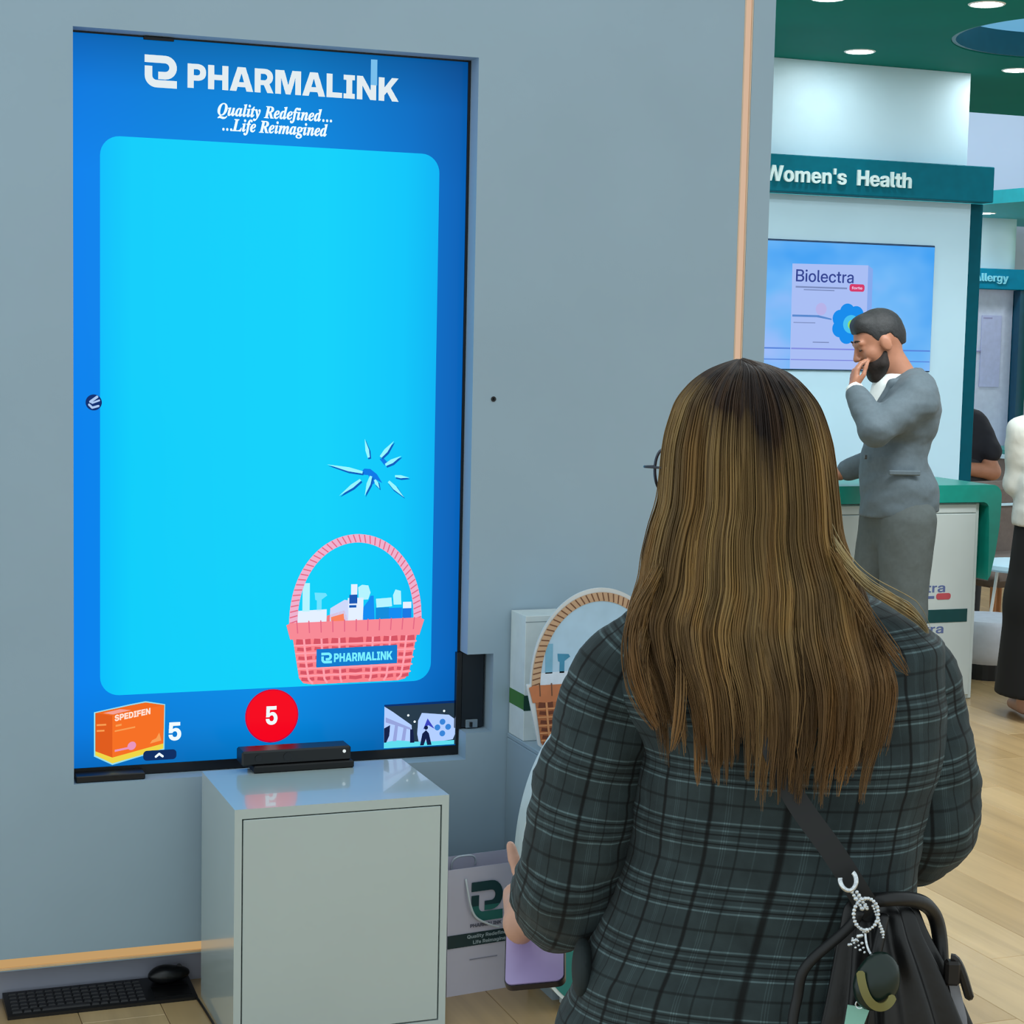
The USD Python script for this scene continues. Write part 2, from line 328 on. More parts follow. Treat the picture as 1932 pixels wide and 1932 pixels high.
# booth with the women's health sign
wr = thing('wall_right', kind='structure')
obj('lower_wall', bx(1.9, 4.877, 3.60, 3.72, 0.0, 2.289), m_white, wr)
obj('upper_wall', bx(1.9, 4.842, 3.60, 3.74, 2.468, 2.929), m_white, wr)
obj('side_panel', bx(4.843, 4.872, 3.64, 4.70, 2.468, 2.86, 0.004), m_white, wr)
ceil = Manifold.cube([5.6, 3.3, 0.22]).translate([1.82, 1.6, 2.93]) - Manifold.cylinder(0.12, 0.62, 0.62, 96).translate([4.70, 2.45, 2.929])
obj('ceiling', T(ceil), m_tealc, smooth=20, kind='structure')
d = thing('ceiling_light_disc', 'large round pale blue glowing disc recessed in the teal ceiling', 'light', (4.70, 2.45, 3.049))
obj('disc', lathe([(0.0, -0.004), (0.60, -0.004), (0.60, 0.0), (0.0, 0.0)], 72), E('sky_blue_disc', (104, 168, 205), 1.0, 0.5), d)
obj('rim', lathe([(0.600, -0.115), (0.618, -0.115), (0.618, -0.001), (0.600, -0.001), (0.600, -0.115)], 72), M('teal_rim', (6, 96, 112), 0.4), d, smooth=30)

dl = thing('downlight', 'round white downlight in the teal ceiling just above the booth sign wall', 'light', (4.0, 3.26, 2.93), group=None)
obj('trim_ring', lathe([(0.060, -0.003), (0.070, -0.004), (0.074, 0.0), (0.060, 0.0)], 40), M('lamp_white', (235, 235, 232), 0.4), dl, smooth=30)
obj('lens', lathe([(0.0, -0.006), (0.061, -0.004), (0.061, -0.001), (0, -0.001)], 40), E('lamp_lens', (244, 248, 246), 95, 0.5), dl, smooth=40)
for x, y, l in ((3.81, 1.99, 'round white downlight cut by the top edge beside the blue ceiling disc'), (4.97, 3.40, 'round white downlight at the right edge below the blue ceiling disc'), (3.19, 2.16, 'round white downlight barely showing at the top edge next to the grey wall end'),
                (2.75, 3.26, 'round white downlight of the teal ceiling hidden behind the screen wall, near the sign'), (2.35, 2.2, 'round white downlight of the teal ceiling hidden behind the screen wall, nearest its end'), (5.7, 2.3, 'round white downlight on the far right side of the blue ceiling disc')):
    dup(dl, (x, y, 2.93), 0, l)

def sign(loc, x1, z0, z1, txt, tx0, tx1, base, cap, mb, mt, label, name='booth_sign'):
    t = thing(name, label, 'sign', loc)
    obj('sign_board', bx(0, x1, -0.10, 0.0, z0, z1, 0.004), mb, t)
    for g in getattr(text_fit(txt, tx0, tx1, base, cap, 760), 'geoms'): obj('letter', upright(extrude(g, 0.012), -0.1), mt, t)
m_letter = M('letter_white', (225, 252, 255), 0.4)
sign((1.9, 3.60, 0), 3.040, 2.291, 2.466, "Women's  Health", 1.748, 2.556, 2.338, 0.074, M('sign_teal', (0, 106, 126), 0.6, spec=0.12), m_letter, "teal sign board lettered Women's Health above the lit panel")
t = thing('booth_column', 'dark teal square column at the right end of the booth wall', 'column', (4.914, 3.655, 0))
obj('shaft', bx(-0.036, 0.036, -0.056, 0.05, 0.0, 2.289, 0.003), M('column_teal', (0, 80, 96), 0.6, spec=0.1), t)
obj('base_plate', bx(-0.05, 0.05, -0.07, 0.06, 0.0, 0.012, 0.003), M('column_teal', (0, 78, 92)), t)

# the wall screen of the booth
t = thing('wall_screen', 'landscape wall screen showing a pale medicine box on a blue sky, behind the man', 'screen', (0, 3.60, 0))
obj('frame', bx(2.70, 4.668, -0.016, 0.0, 1.444, 2.072, 0.003), M('screen_edge', (20, 60, 96), 0.4), t)
sky = usdkit.material(stage, '/World/Looks/poster_sky', {'g': ('geometry', {}), 'mp': ('mapping', {'scale': (1.6, 0, 2.2)}), 'n': ('noise_texture', {'scale': 1.0, 'detail': 3}), 'r': ('rgb_ramp', {'ramp': [(0.30, lin((40, 158, 248))), (0.5, lin((104, 184, 252))), (0.68, lin((158, 190, 255)))]}),
    'p': ('principled_bsdf', {'base_color': (0.005, 0.005, 0.005), 'roughness': 0.3, 'emission_strength': 0.92})}, [('g.position', 'mp.vector'), ('mp.vector', 'n.vector'), ('n.fac', 'r.fac'), ('r.color', 'p.emission_color')], surface='p.BSDF')
pn = obj('panel', bx(2.705, 4.663, -0.02, -0.016, 1.449, 2.063), sky, t)
def onposter(name, poly, k, mat): return obj(name, upright(extrude(poly, 0.0006), -0.0201 - 0.0007 * k), mat, pn)
onposter('table_line', sbox(2.71, 1.545, 4.66, 1.552).union(sbox(2.71, 1.492, 4.66, 1.497)), 0, E('line_blue', (92, 138, 226), 0.9))
onposter('medicine_box', Polygon([(3.863, 1.957), (4.285, 1.962), (4.29, 1.45), (3.869, 1.45)]), 1, E('box_lilac', (174, 196, 252), 0.92))
onposter('box_side', Polygon([(4.2855, 1.962), (4.312, 1.945), (4.316, 1.45), (4.2905, 1.45)]), 1, E('box_side_blue', (138, 176, 246), 0.9))
onposter('box_name', text_fit('Biolectra', 3.885, 4.205, 1.872, 0.058, 520), 2, E('ink_navy', (52, 70, 150), 0.9))
onposter('box_subline', sbox(3.885, 1.842, 4.17, 1.850).union(sbox(3.93, 1.831, 4.1, 1.836)), 2, E('ink_grey', (128, 146, 196), 0.9))
onposter('box_pill', rrect(4.184, 1.832, 4.268, 1.868, 0.012), 2, E('pill_red', (222, 60, 110), 0.9))
onposter('box_pill_text', text_fit('forte', 4.196, 4.256, 1.843, 0.014, 700), 3, E('pill_text', (240, 210, 240), 0.9))
onposter('box_line', sbox(3.872, 1.702, 4.02, 1.712).union(Polygon([(4.0, 1.703), (4.09, 1.69), (4.09, 1.697), (4.02, 1.711)])), 2, E('line_steel', (92, 142, 214), 0.9))
onposter('box_line', sbox(3.88, 1.672, 4.0, 1.676), 2, E('ink_grey', (128, 146, 196)))
onposter('box_mark', sbox(3.99, 1.578, 4.08, 1.583), 2, E('ink_grey', (128, 146, 196)))
onposter('box_cloud', Point(4.03, 1.742).buffer(0.03), 2, E('cloud_pink', (188, 184, 240), 0.92))
onposter('table_line', sbox(3.872, 1.545, 4.287, 1.552).union(sbox(3.872, 1.492, 4.287, 1.497)), 2, E('line_violet', (134, 146, 232), 0.9))
fl_ = union_all([Point(4.19 + 0.058 * math.cos(a), 1.674 + 0.058 * math.sin(a)).buffer(0.042) for a in np.arange(7) / 7 * 2 * PI])
onposter('flower', fl_, 3, E('flower_blue', (12, 142, 240), 0.95)); onposter('flower_heart', Point(4.20, 1.672).buffer(0.045), 4, E('flower_cyan', (70, 196, 246), 0.95)); onposter('flower_eye', Point(4.205, 1.670).buffer(0.024), 5, E('flower_green', (150, 220, 110), 0.95))

# the counter in front of that wall
t = thing('counter', 'white reception counter with teal rounded top behind the man in grey', 'counter', (0, 2.55, 0))
m_cw = M('counter_white', (206, 216, 214), 0.4, 0.02, 3)
obj('body', bx(2.9, 4.285, 0.012, 0.62, 0.0, 0.885, 0.004), m_cw, t)
arch = Polygon([(2.85, 0.890)] + [(4.285, 0.890), (4.300, 0.884), (4.310, 0.872), (4.316, 0.80), (4.322, 0.66), (4.322, 0.54), (4.335, 0.56), (4.356, 0.66), (4.372, 0.78), (4.376, 0.87)] + [(4.326 + 0.05 * math.cos(a), 0.917 + 0.05 * math.sin(a)) for a in np.linspace(0, PI / 2, 10)] + [(2.85, 0.967)])
obj('top', upright(extrude(arch, 0.66), 0.64), M('counter_teal', (20, 146, 130), 0.3), t, smooth=25)
obj('front_panel', bx(2.93, 4.262, 0.0, 0.0125, 0.02, 0.838, 0.003), m_cw, t)
obj('header_panel', bx(2.93, 4.262, 0.002, 0.0125, 0.842, 0.880, 0.002), m_cw, t)
obj('stripe', upright(extrude(sbox(2.95, 0.354, 4.235, 0.412), 0.002), 0.0), M('stripe_green', (16, 72, 74), 0.5), t)
ink = M('ink_blue', (96, 112, 162), 0.6)
for zz, st in ((0.482, 'a'), (0.298, 'b')):
    obj('print', upright(extrude(text_fit('Biolectra', 3.78, 4.115, zz + 0.008, 0.042, 600), 0.001), 0.0), ink, t)
obj('print', upright(extrude(sbox(3.80, 0.462, 4.06, 0.474), 0.001), 0.0), ink, t)
obj('print_pill', upright(extrude(rrect(4.07, 0.457, 4.145, 0.485, 0.012), 0.0015), 0.0), M('pill_ink', (196, 84, 92), 0.5), t)
t = thing('card_stand', 'small turquoise plastic card stand on the counter right of the man', 'stand', (4.085, 2.80, 0.9675))
obj('card_holder', [bx(-0.045, 0.045, -0.012, 0.02, 0, 0.006, 0.002), bx(-0.04, 0.03, -0.004, 0.0, 0.005, 0.030, 0.001)], M('turquoise', (40, 190, 200), 0.2), t)

# ------------------------------------------------------------------ further booths
obj('wall_far', bx(3.0, 12, 8.3, 8.42, 0.0, 4.2), M('lavender_wall', (206, 210, 232), 0.6, 0.02, 2), kind='structure')
c2 = [(6.945, 6.05), (6.90, 6.40), (6.70, 6.80), (6.3, 7.15), (5.6, 7.3), (5.6, 8.2), (9.5, 8.2), (9.5, 5.6), (7.6, 5.6), (7.1, 5.8)]
pc = Polygon(c2).buffer(0.1).buffer(-0.1)
m = extrude(pc, 0.09); m.apply_translation([0, 0, 2.54])
obj('ceiling', m, M('teal_ceiling_far', (30, 176, 190), 0.5), kind='structure')
t = dup(dl, (7.39, 7.09, 2.54), 0, 'small bright downlight under the far teal ceiling, right of the booth column')
for x, y, l in ((6.9, 7.1, 'downlight under the far teal ceiling hidden left of the booth column'), (8.35, 7.0, 'downlight under the far teal ceiling above the lime panel, outside the right edge')): dup(dl, (x, y, 2.54), 0, l)
wf = thing('wall_back', kind='structure')
obj('upper_panel', bx(6.6, 7.955, 7.5, 7.6, 2.16, 2.54), m_white, wf); obj('lower_panel', bx(6.6, 7.955, 7.5, 7.6, 0.0, 2.005), M('panel_lilac', (205, 216, 246), 0.5), wf)
sign((6.6, 7.5, 0), 1.75, 2.005, 2.158, 'Allergy', 0.92, 1.225, 2.062, 0.06, M('sign_blue_teal', (0, 130, 168), 0.6, spec=0.12), M('letter_cyan', (130, 222, 250), 0.4), 'smaller blue teal sign board with cyan letters on the far booth')
t = thing('booth_column', 'narrow dark teal column of the far booth at the right edge', 'column', (8.0, 7.5, 0)); obj('shaft', bx(-0.04, 0.04, -0.08, 0.04, 0, 2.004, 0.003), M('column_far', (0, 74, 104), 0.4), t); obj('base_plate', bx(-0.05, 0.05, -0.09, 0.05, 0, 0.012), M('column_far', (0, 74, 104)), t)
t = thing('poster', 'faint lavender poster on the far booth panel', 'poster', (7.77, 7.495, 1.54)); obj('sheet', bx(-0.09, 0.085, -0.003, 0.003, -0.27, 0.27), M('poster_lavender', (186, 196, 240), 0.5), t); obj('heading', bx(-0.08, 0.0, -0.004, -0.0031, 0.245, 0.255), M('poster_ink', (150, 150, 200), 0.5), t); obj('bracket', bx(-0.13, -0.09, -0.004, 0.004, -0.006, 0.004), M('poster_ink', (150, 150, 200)), t)
t = thing('light_panel', 'lime green lit panel at the right edge beyond the far column', 'panel', (8.15, 7.36, 0)); obj('face', bx(-0.10, 0.3, -0.01, 0.0, 1.0, 2.49), E('lime', (112, 196, 72), 0.75), t); obj('foot', bx(-0.10, 0.3, -0.01, 0.03, 0.0, 1.0), m_white, t)
t = thing('spotlight', 'small black spotlight high above the lime green panel', 'light', (8.02, 7.25, 2.49)); obj('can', cyl((-0.03, 0, -0.035), (0.09, -0.05, -0.06), 0.035), m_black, t); obj('stem', cyl((0.02, 0, -0.03), (0.02, 0, 0.05), 0.008), m_black, t)
t = thing('counter', 'far counter with thin teal and white top right of the column', 'counter', (7.4, 6.9, 0))
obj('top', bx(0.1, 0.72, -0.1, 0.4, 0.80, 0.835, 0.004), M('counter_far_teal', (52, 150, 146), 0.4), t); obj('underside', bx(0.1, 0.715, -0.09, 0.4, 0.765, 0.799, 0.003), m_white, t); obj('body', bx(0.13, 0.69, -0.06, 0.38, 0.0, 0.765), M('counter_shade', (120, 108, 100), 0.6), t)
t = thing('lounge_chair', 'brown grey lounge chair between the counter and the woman in white', 'chair', (5.30, 3.86, 0), 10)
mch = M('chair_taupe', (112, 100, 94), 0.8, 0.1, 30, 0.2, 200)
obj('backrest', bx(-0.30, 0.30, 0.12, 0.24, 0.34, 0.85, 0.04), mch, t, smooth=40); obj('seat', bx(-0.30, 0.30, -0.30, 0.12, 0.34, 0.48, 0.04), mch, t, smooth=40)
obj('rail', bx(-0.28, 0.28, 0.105, 0.119, 0.720, 0.735, 0.003), m_white, t)
for sx in (-0.25, 0.25):
    for sy in (-0.25, 0.2): obj('leg', cyl((sx, sy, 0), (sx, sy, 0.35), 0.012, 0.018), M('leg_orange_wood', (170, 110, 60), 0.5), t)
t = thing('side_table', 'low white round table beyond the counter corner', 'table', (5.0, 3.20, 0))
obj('table_top', lathe([(0, 0.485), (0.20, 0.485), (0.21, 0.495), (0.21, 0.515), (0.20, 0.522), (0, 0.522)], 40), m_white, t, smooth=30)
for a in (0.4, 2.5, 4.6): obj('leg', cyl((0.17 * math.cos(a), 0.17 * math.sin(a), 0), (0.12 * math.cos(a), 0.12 * math.sin(a), 0.486), 0.008), M('lamp_white', (235, 235, 232)), t)
t = thing('ottoman', 'white round ottoman with a dark base beside the counter foot', 'stool', (4.70, 3.03, 0))
obj('seat', lathe([(0, 0.075), (0.15, 0.075), (0.19, 0.12), (0.205, 0.2), (0.205, 0.262), (0.19, 0.285), (0.1, 0.292), (0, 0.292)], 40), M('ottoman_white', (206, 210, 222), 0.5), t, smooth=40)
obj('base', lathe([(0, 0), (0.15, 0), (0.15, 0.076), (0, 0.076)], 32), m_black, t)
# ================================================================== THE BIG UPRIGHT SCREEN
t = thing('display_screen', 'tall blue touch screen set upright in the grey wall', 'screen', (0, 0, 0.545))
fr = T(cutbox(0.001, 0.961, -0.004, 0.042, -0.0225, 1.7025) - cutbox(0.004, 0.955, -0.02, 0.002, 0.0, 1.699))
obj('bezel', fr, m_black, t)
obj('lower_strip', bx(0.006, 0.166, -0.052, -0.0045, -0.0235, -0.008, 0.002), m_black, t, label='black strip under the left end of the screen')
obj('brand_plate', bx(0.10, 0.16, -0.0055, -0.004, -0.0125, -0.0085), M('plate_grey', (58, 60, 64), 0.4), t)
obj('top_clip', bx(0.165, 0.235, -0.010, -0.004, 1.6935, 1.7015, 0.001), m_black, t)
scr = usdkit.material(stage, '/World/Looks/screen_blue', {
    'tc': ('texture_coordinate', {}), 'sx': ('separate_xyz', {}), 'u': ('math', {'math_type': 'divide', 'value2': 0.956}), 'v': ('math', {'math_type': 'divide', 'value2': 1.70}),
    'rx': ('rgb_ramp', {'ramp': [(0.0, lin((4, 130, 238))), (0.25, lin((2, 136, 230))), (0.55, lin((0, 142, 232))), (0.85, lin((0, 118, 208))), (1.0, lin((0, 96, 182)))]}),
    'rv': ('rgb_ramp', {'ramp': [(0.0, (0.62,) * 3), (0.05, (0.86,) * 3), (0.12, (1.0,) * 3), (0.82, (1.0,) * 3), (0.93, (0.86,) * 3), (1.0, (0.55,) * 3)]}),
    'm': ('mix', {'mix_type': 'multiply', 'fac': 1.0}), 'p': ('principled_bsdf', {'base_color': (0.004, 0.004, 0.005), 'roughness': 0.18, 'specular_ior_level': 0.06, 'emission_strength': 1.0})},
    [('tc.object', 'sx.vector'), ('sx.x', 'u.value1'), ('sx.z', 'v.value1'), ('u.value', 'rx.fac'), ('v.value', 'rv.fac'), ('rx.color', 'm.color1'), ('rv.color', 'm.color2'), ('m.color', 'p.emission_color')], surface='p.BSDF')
card_m = usdkit.material(stage, '/World/Looks/screen_card', {
    'tc': ('texture_coordinate', {}), 'sx': ('separate_xyz', {}), 'rx': ('rgb_ramp', {'ramp': [(0.07, lin((4, 192, 252))), (0.14, lin((8, 206, 250))), (0.6, lin((8, 210, 250))), (0.8, lin((2, 198, 250))), (0.89, lin((0, 180, 244)))]}),
    'p': ('principled_bsdf', {'base_color': (0.004, 0.004, 0.005), 'roughness': 0.18, 'specular_ior_level': 0.06, 'emission_strength': 1.0})},
    [('tc.object', 'sx.vector'), ('sx.x', 'rx.fac'), ('rx.color', 'p.emission_color')], surface='p.BSDF')
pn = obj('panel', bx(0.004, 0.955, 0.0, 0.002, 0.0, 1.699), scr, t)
def on(name, poly, k, mat, label=None):
    split = getattr(poly, 'geoms', [poly]) if name.startswith('picture_') else [poly]
    for g in split: o = obj(name, upright(extrude(g, 0.0004), -0.00005 - 0.0004 * k), mat, pn, label=label)
    return o
e_white = E('glow_white', (226, 236, 240), 1.0); e_bright = E('glow_bright', (240, 252, 255), 1.0)
on('picture_card', rrect(0.068, 0.170, 0.886, 1.4725, 0.045), 0, card_m)
on('emblem', emblem(0.1690, 1.5880, 0.0745, 0.0735), 0, e_white)
on('heading', text_fit('PHARMALINK', 0.268, 0.779, 1.5925, 0.0555, 860), 0, e_white)
on('tagline', text_fit(bold_italic('Quality Redefined') + '...', 0.3390, 0.6135, 1.5345, 0.0265, font='NotoSansMath').buffer(0.0006), 0, e_bright)
on('tagline', text_fit('...' + bold_italic('Life Reimagined'), 0.3506, 0.6030, 1.5000, 0.0265, font='NotoSansMath').buffer(0.0006), 0, e_bright)
on('stray_streak', sbox(0.7085, 1.628, 0.7245, 1.6885), 1, E('streak_blue', (120, 190, 236), 1.0))
ic = on('side_button', Point(0.0535, 0.8612).buffer(0.0185), 1, E('button_navy', (12, 46, 110), 1.0))
on('side_button_icon', LineString([(0.043, 0.856), (0.050, 0.849), (0.064, 0.853)]).buffer(0.0026).union(LineString([(0.046, 0.863), (0.061, 0.874)]).buffer(0.003)).union(LineString([(0.050, 0.860), (0.066, 0.866)]).buffer(0.0022)), 2, E('icon_pale', (170, 200, 240), 1.0))
BUR = [((0.7055, 0.7770), (0.7165, 0.7312), 5.5), ((0.7800, 0.7715), (0.7467, 0.7324), 6), ((0.7997, 0.7349), (0.7592, 0.7128), 6), ((0.6116, 0.7148), (0.7013, 0.6948), 6), ((0.6431, 0.6381), (0.6962, 0.6766), 5.5), ((0.7075, 0.6374), (0.7230, 0.6856), 6), ((0.7452, 0.6540), (0.7326, 0.6764), 5), ((0.8082, 0.6324), (0.7680, 0.6722), 6), ((0.8211, 0.6810), (0.7841, 0.6852), 4.5)]
def dart(a, b, w):
    a, b = np.array(a), np.array(b); n = np.array([-(b - a)[1], (b - a)[0]]); n = n / np.linalg.norm(n) * w * 0.00085; m = a + (b - a) * 0.6
    return Polygon([a, m + n, b + n * 0.6, b - n * 0.6, m - n])
on('burst_shade', union_all([Polygon([(0.692, 0.690), (0.706, 0.704), (0.721, 0.703), (0.738, 0.690), (0.752, 0.668), (0.738, 0.676), (0.728, 0.664), (0.716, 0.688)]), Polygon([(0.744, 0.728), (0.757, 0.712), (0.768, 0.716), (0.756, 0.728)])]), 1, E('burst_blue', (0, 120, 232), 1.0))
for a, b, wd in BUR:
    sh = affinity.translate(dart(a, b, wd * 1.25), 0.0028, -0.0036); on('burst_shadow', sh, 2, E('burst_navy', (0, 92, 190), 1.0)); on('burst_ray', dart(a, b, wd), 3, E('burst_pale', (150, 246, 255), 1.0))

def basket_art(put, x0, z0, s, P):
    """A drawn basket of medicines; put(name, shape, layer, tone) lays each piece on its carrier. P gives the tones."""
    A = lambda g: affinity.translate(affinity.scale(g, s, s, origin=(0, 0)), x0, z0)
    arch = [(0.1585 * math.cos(a), 0.150 + 0.2075 * abs(math.sin(a)) ** 0.92 * 1.0) for a in np.linspace(PI, 0, 60)]
    arch = [(-0.158, 0.135)] + arch + [(0.158, 0.135)]
    ln = LineString(arch); put('handle', A(ln.buffer(0.0105)), 3, P['handle'])
    n = 46; tick = []
    for i in range(n):
        q = ln.interpolate((i + 0.5) / n, normalized=True); q2 = ln.interpolate(min((i + 0.62) / n, 1), normalized=True); d = np.array([q2.x - q.x, q2.y - q.y]); d /= np.linalg.norm(d); nn = np.array([-d[1], d[0]])
        a = np.array([q.x, q.y]) + nn * 0.0095 - d * 0.003; b = np.array([q.x, q.y]) - nn * 0.0095 + d * 0.003; tick.append(LineString([a, b]).buffer(0.0014, cap_style='flat'))
    put('handle_binding', A(union_all(tick)), 4, P['dark'])
    body = Polygon([(-0.160, 0.118), (-0.143, 0.016), (-0.132, 0.003), (-0.11, -0.001), (0.11, -0.001), (0.128, 0.003), (0.138, 0.016), (0.158, 0.118)]); rim = Polygon([(-0.176, 0.148), (-0.166, 0.112), (0.164, 0.112), (0.176, 0.150), (0.165, 0.156), (-0.165, 0.153)])
    items = [('box', Polygon([(-0.150, 0.14), (-0.150, 0.182), (-0.075, 0.184), (-0.075, 0.14)]), P['white']), ('tube', sbox(-0.136, 0.18, -0.118, 0.250), P['white2']), ('bottle', sbox(-0.100, 0.18, -0.088, 0.222).union(Polygon([(-0.106, 0.226), (-0.104, 0.208), (-0.094, 0.204), (-0.074, 0.218), (-0.078, 0.224)])), P['cyan']),
             ('box', Polygon([(-0.068, 0.14), (-0.066, 0.186), (-0.030, 0.206), (-0.020, 0.204), (-0.02, 0.14)]), P['lilac']), ('box', Polygon([(-0.078, 0.14), (-0.074, 0.168), (-0.030, 0.180), (-0.022, 0.160), (-0.022, 0.14)]), P['red']), ('box_face', Polygon([(-0.062, 0.14), (-0.064, 0.164), (-0.032, 0.172), (-0.03, 0.15)]), P['orange']),
             ('bottle', sbox(-0.022, 0.14, 0.018, 0.21).union(sbox(-0.014, 0.21, 0.002, 0.244)), P['white']), ('bottle_label', sbox(-0.018, 0.196, 0.002, 0.218).union(sbox(-0.018, 0.186, 0.0, 0.192)), P['navy']), ('pump', Polygon([(0.006, 0.205), (0.004, 0.236), (0.014, 0.242), (0.030, 0.240), (0.036, 0.222), (0.030, 0.205)]), P['white2']),
             ('jar', Polygon([(0.016, 0.14), (0.018, 0.186), (0.032, 0.204), (0.036, 0.214), (0.044, 0.214), (0.048, 0.14)]), P['blue']), ('box', sbox(0.05, 0.14, 0.084, 0.184), P['teal']), ('box', sbox(0.084, 0.14, 0.118, 0.182), P['blue']), ('box_lid', Polygon([(0.052, 0.184), (0.050, 0.206), (0.090, 0.208), (0.092, 0.186)]), P['white2']), ('cap', Polygon([(0.096, 0.19), (0.094, 0.214), (0.100, 0.228), (0.114, 0.224), (0.116, 0.19)]), P['white2']), ('box', sbox(0.119, 0.14, 0.142, 0.180), P['blue2']), ('box_lid', sbox(0.12, 0.18, 0.142, 0.196), P['white'])]
    for n_, g, c in items: put(n_, A(g), 2 if n_ not in ('box_face', 'bottle_label') else 3, c)
    put('basket_body', A(body), 4, P['body']); put('basket_rim', A(rim), 5, P['rim'])
    [put('rim_notch', A(LineString([(x, 0.156), (x * 0.985, 0.128)]).buffer(0.0014)), 6, P['dark']) for x in np.linspace(-0.15, 0.15, 11)]
    rows = []
    for i, z in enumerate((0.106, 0.088, 0.066, 0.048, 0.030, 0.013)):
        hw = 0.139 + 0.018 * z / 0.118
        for q in range(7):
            a = -hw + 2 * hw * q / 7 + 0.004; b = -hw + 2 * hw * (q + 1) / 7 - 0.004; rows.append(LineString([(a, z), ((a + b) / 2, z - 0.002), (b, z)]).buffer(0.0042 if i else 0.007, cap_style='flat'))
    put('weave_shadows', A(union_all(rows)), 5, P['shade'])
    put('weave_bands', A(union_all([LineString([(-hw, z), (hw, z)]).buffer(0.002) for z, hw in ((0.097, 0.155), (0.077, 0.151), (0.057, 0.148), (0.039, 0.145), (0.021, 0.141))])), 6, P['light'])
    ribs = [LineString([(x, 0.112), (x * 0.95, 0.05), (x * 0.9, 0.012), (x * 0.82, 0.001)]).buffer(0.0026, cap_style='flat') for x in (-0.132, -0.088, -0.043, 0.043, 0.088, 0.130)]
    put('weave_ribs', A(union_all(ribs)), 7, P['light'])
    lab = Polygon([(-0.100, 0.086), (0.106, 0.089), (0.106, 0.043), (-0.100, 0.041)]); put('label', A(lab), 8, P['label'])
    put('label_emblem', A(emblem(-0.088, 0.050, 0.027, 0.027)), 9, P['ink']); put('label_text', A(text_fit('PHARMALINK', -0.056, 0.094, 0.0525, 0.0215, 860)), 9, P['ink'])
def E_(n, c): return E('drawn_' + n, c)
PINK = dict(handle=E_('handle', (238, 176, 206)), dark=E_('rose', (226, 104, 132)), white=E_('white', (228, 240, 255)), white2=E_('mint', (180, 244, 255)), cyan=E_('cyan', (110, 226, 255)), lilac=E_('lilac', (206, 216, 250)), red=E_('red', (238, 122, 130)), orange=E_('orange', (250, 130, 90)), navy=E_('navy', (20, 88, 180)), blue=E_('blue', (10, 140, 242)), blue2=E_('blue2', (20, 120, 228)), teal=E_('teal', (8, 140, 220)), body=E_('body', (252, 132, 140)), rim=E_('rim', (248, 138, 150)), shade=E_('shade', (214, 84, 100)), light=E_('light', (255, 160, 172)), label=E_('label', (10, 122, 206)), ink=E_('ink', (120, 240, 255)))
basket_art(lambda n, g, k, c: on(n, g, k, c), 0.690, 0.175, 1.0, PINK)
# orange medicine box, counters, red button, tab and camera picture
on('box_outline', Polygon([(0.0535, 0.132), (0.1374, 0.1470), (0.1748, 0.1525), (0.2210, 0.1430), (0.2195, 0.033), (0.0965, 0.003), (0.0535, 0.026)]), 1, E('box_glow', (150, 220, 236)))
on('box_side', Polygon([(0.0570, 0.1300), (0.0964, 0.1215), (0.0965, 0.0210), (0.0569, 0.0385)]), 2, E('box_dark_orange', (224, 92, 26)))
on('box_front', Polygon([(0.0964, 0.1215), (0.2188, 0.1409), (0.2170, 0.0480), (0.0965, 0.0210)]), 2, E('box_orange', (246, 112, 34)))
on('box_top', Polygon([(0.0570, 0.1300), (0.1374, 0.1440), (0.1748, 0.1495), (0.2188, 0.1409), (0.0964, 0.1215)]), 2, E('box_mid_orange', (240, 106, 30)))
on('box_flap', Polygon([(0.075, 0.129), (0.115, 0.1365), (0.140, 0.1330), (0.098, 0.1245)]), 3, E('box_pink', (244, 160, 150)))
on('box_band', Polygon([(0.0569, 0.0385), (0.0965, 0.0210), (0.2170, 0.0480), (0.2166, 0.0355), (0.0965, 0.0069), (0.0569, 0.0285)]), 2, E('box_yellow', (238, 214, 70)))
def skew(g): return affinity.affine_transform(g, [1, 0, 0.158, 1, 0, -0.0158])
on('box_name', skew(text_fit('SPEDIFEN', 0.102, 0.186, 0.1075, 0.0150, 900)), 3, E('box_text', (255, 226, 214)))
on('box_lines', skew(union_all([sbox(0.102, 0.082, 0.150, 0.0855), sbox(0.104, 0.094, 0.118, 0.0985)])), 3, E('box_line', (248, 160, 84)))
on('box_mark', skew(union_all([Point(0.142, 0.040).buffer(0.010), sbox(0.102, 0.034, 0.145, 0.039)])), 3, E('box_mauve', (232, 150, 190)))
on('box_splash', skew(Polygon([(0.185, 0.036), (0.19, 0.043), (0.2, 0.046), (0.207, 0.058), (0.212, 0.038)])), 3, E('box_line', (248, 160, 84)))
on('box_side_lines', union_all([sbox(0.060, 0.099, 0.082, 0.103), sbox(0.060, 0.085, 0.078, 0.089)]), 3, E('box_line', (248, 160, 84)))
on('count', text_fit('5', 0.2293, 0.2597, 0.0540, 0.0440, 850), 1, e_bright)
on('red_button', Point(0.4806, 0.1006).buffer(0.0660, quad_segs=24), 1, E('button_rim', (200, 0, 60))); on('red_button_face', Point(0.4806, 0.1010).buffer(0.0630, quad_segs=24), 2, E('button_red', (246, 0, 28)))
on('count', text_fit('5', 0.4655, 0.4945, 0.0795, 0.0455, 850), 3, e_bright)
on('tab', rrect(0.1690, 0.0085, 0.2480, 0.0325, 0.009), 4, E('tab_navy', (8, 44, 96))); on('tab_arrow', LineString([(0.199, 0.017), (0.207, 0.0235), (0.215, 0.017)]).buffer(0.0028), 5, e_bright)
on('hand_cursor', LineString([(0.460, 0.012), (0.474, 0.003), (0.478, 0.006)]).buffer(0.0045), 3, e_bright)
TH = lambda q: Polygon([(0.766 + x * 0.189, 0.003 + y * 0.106) for x, y in q])
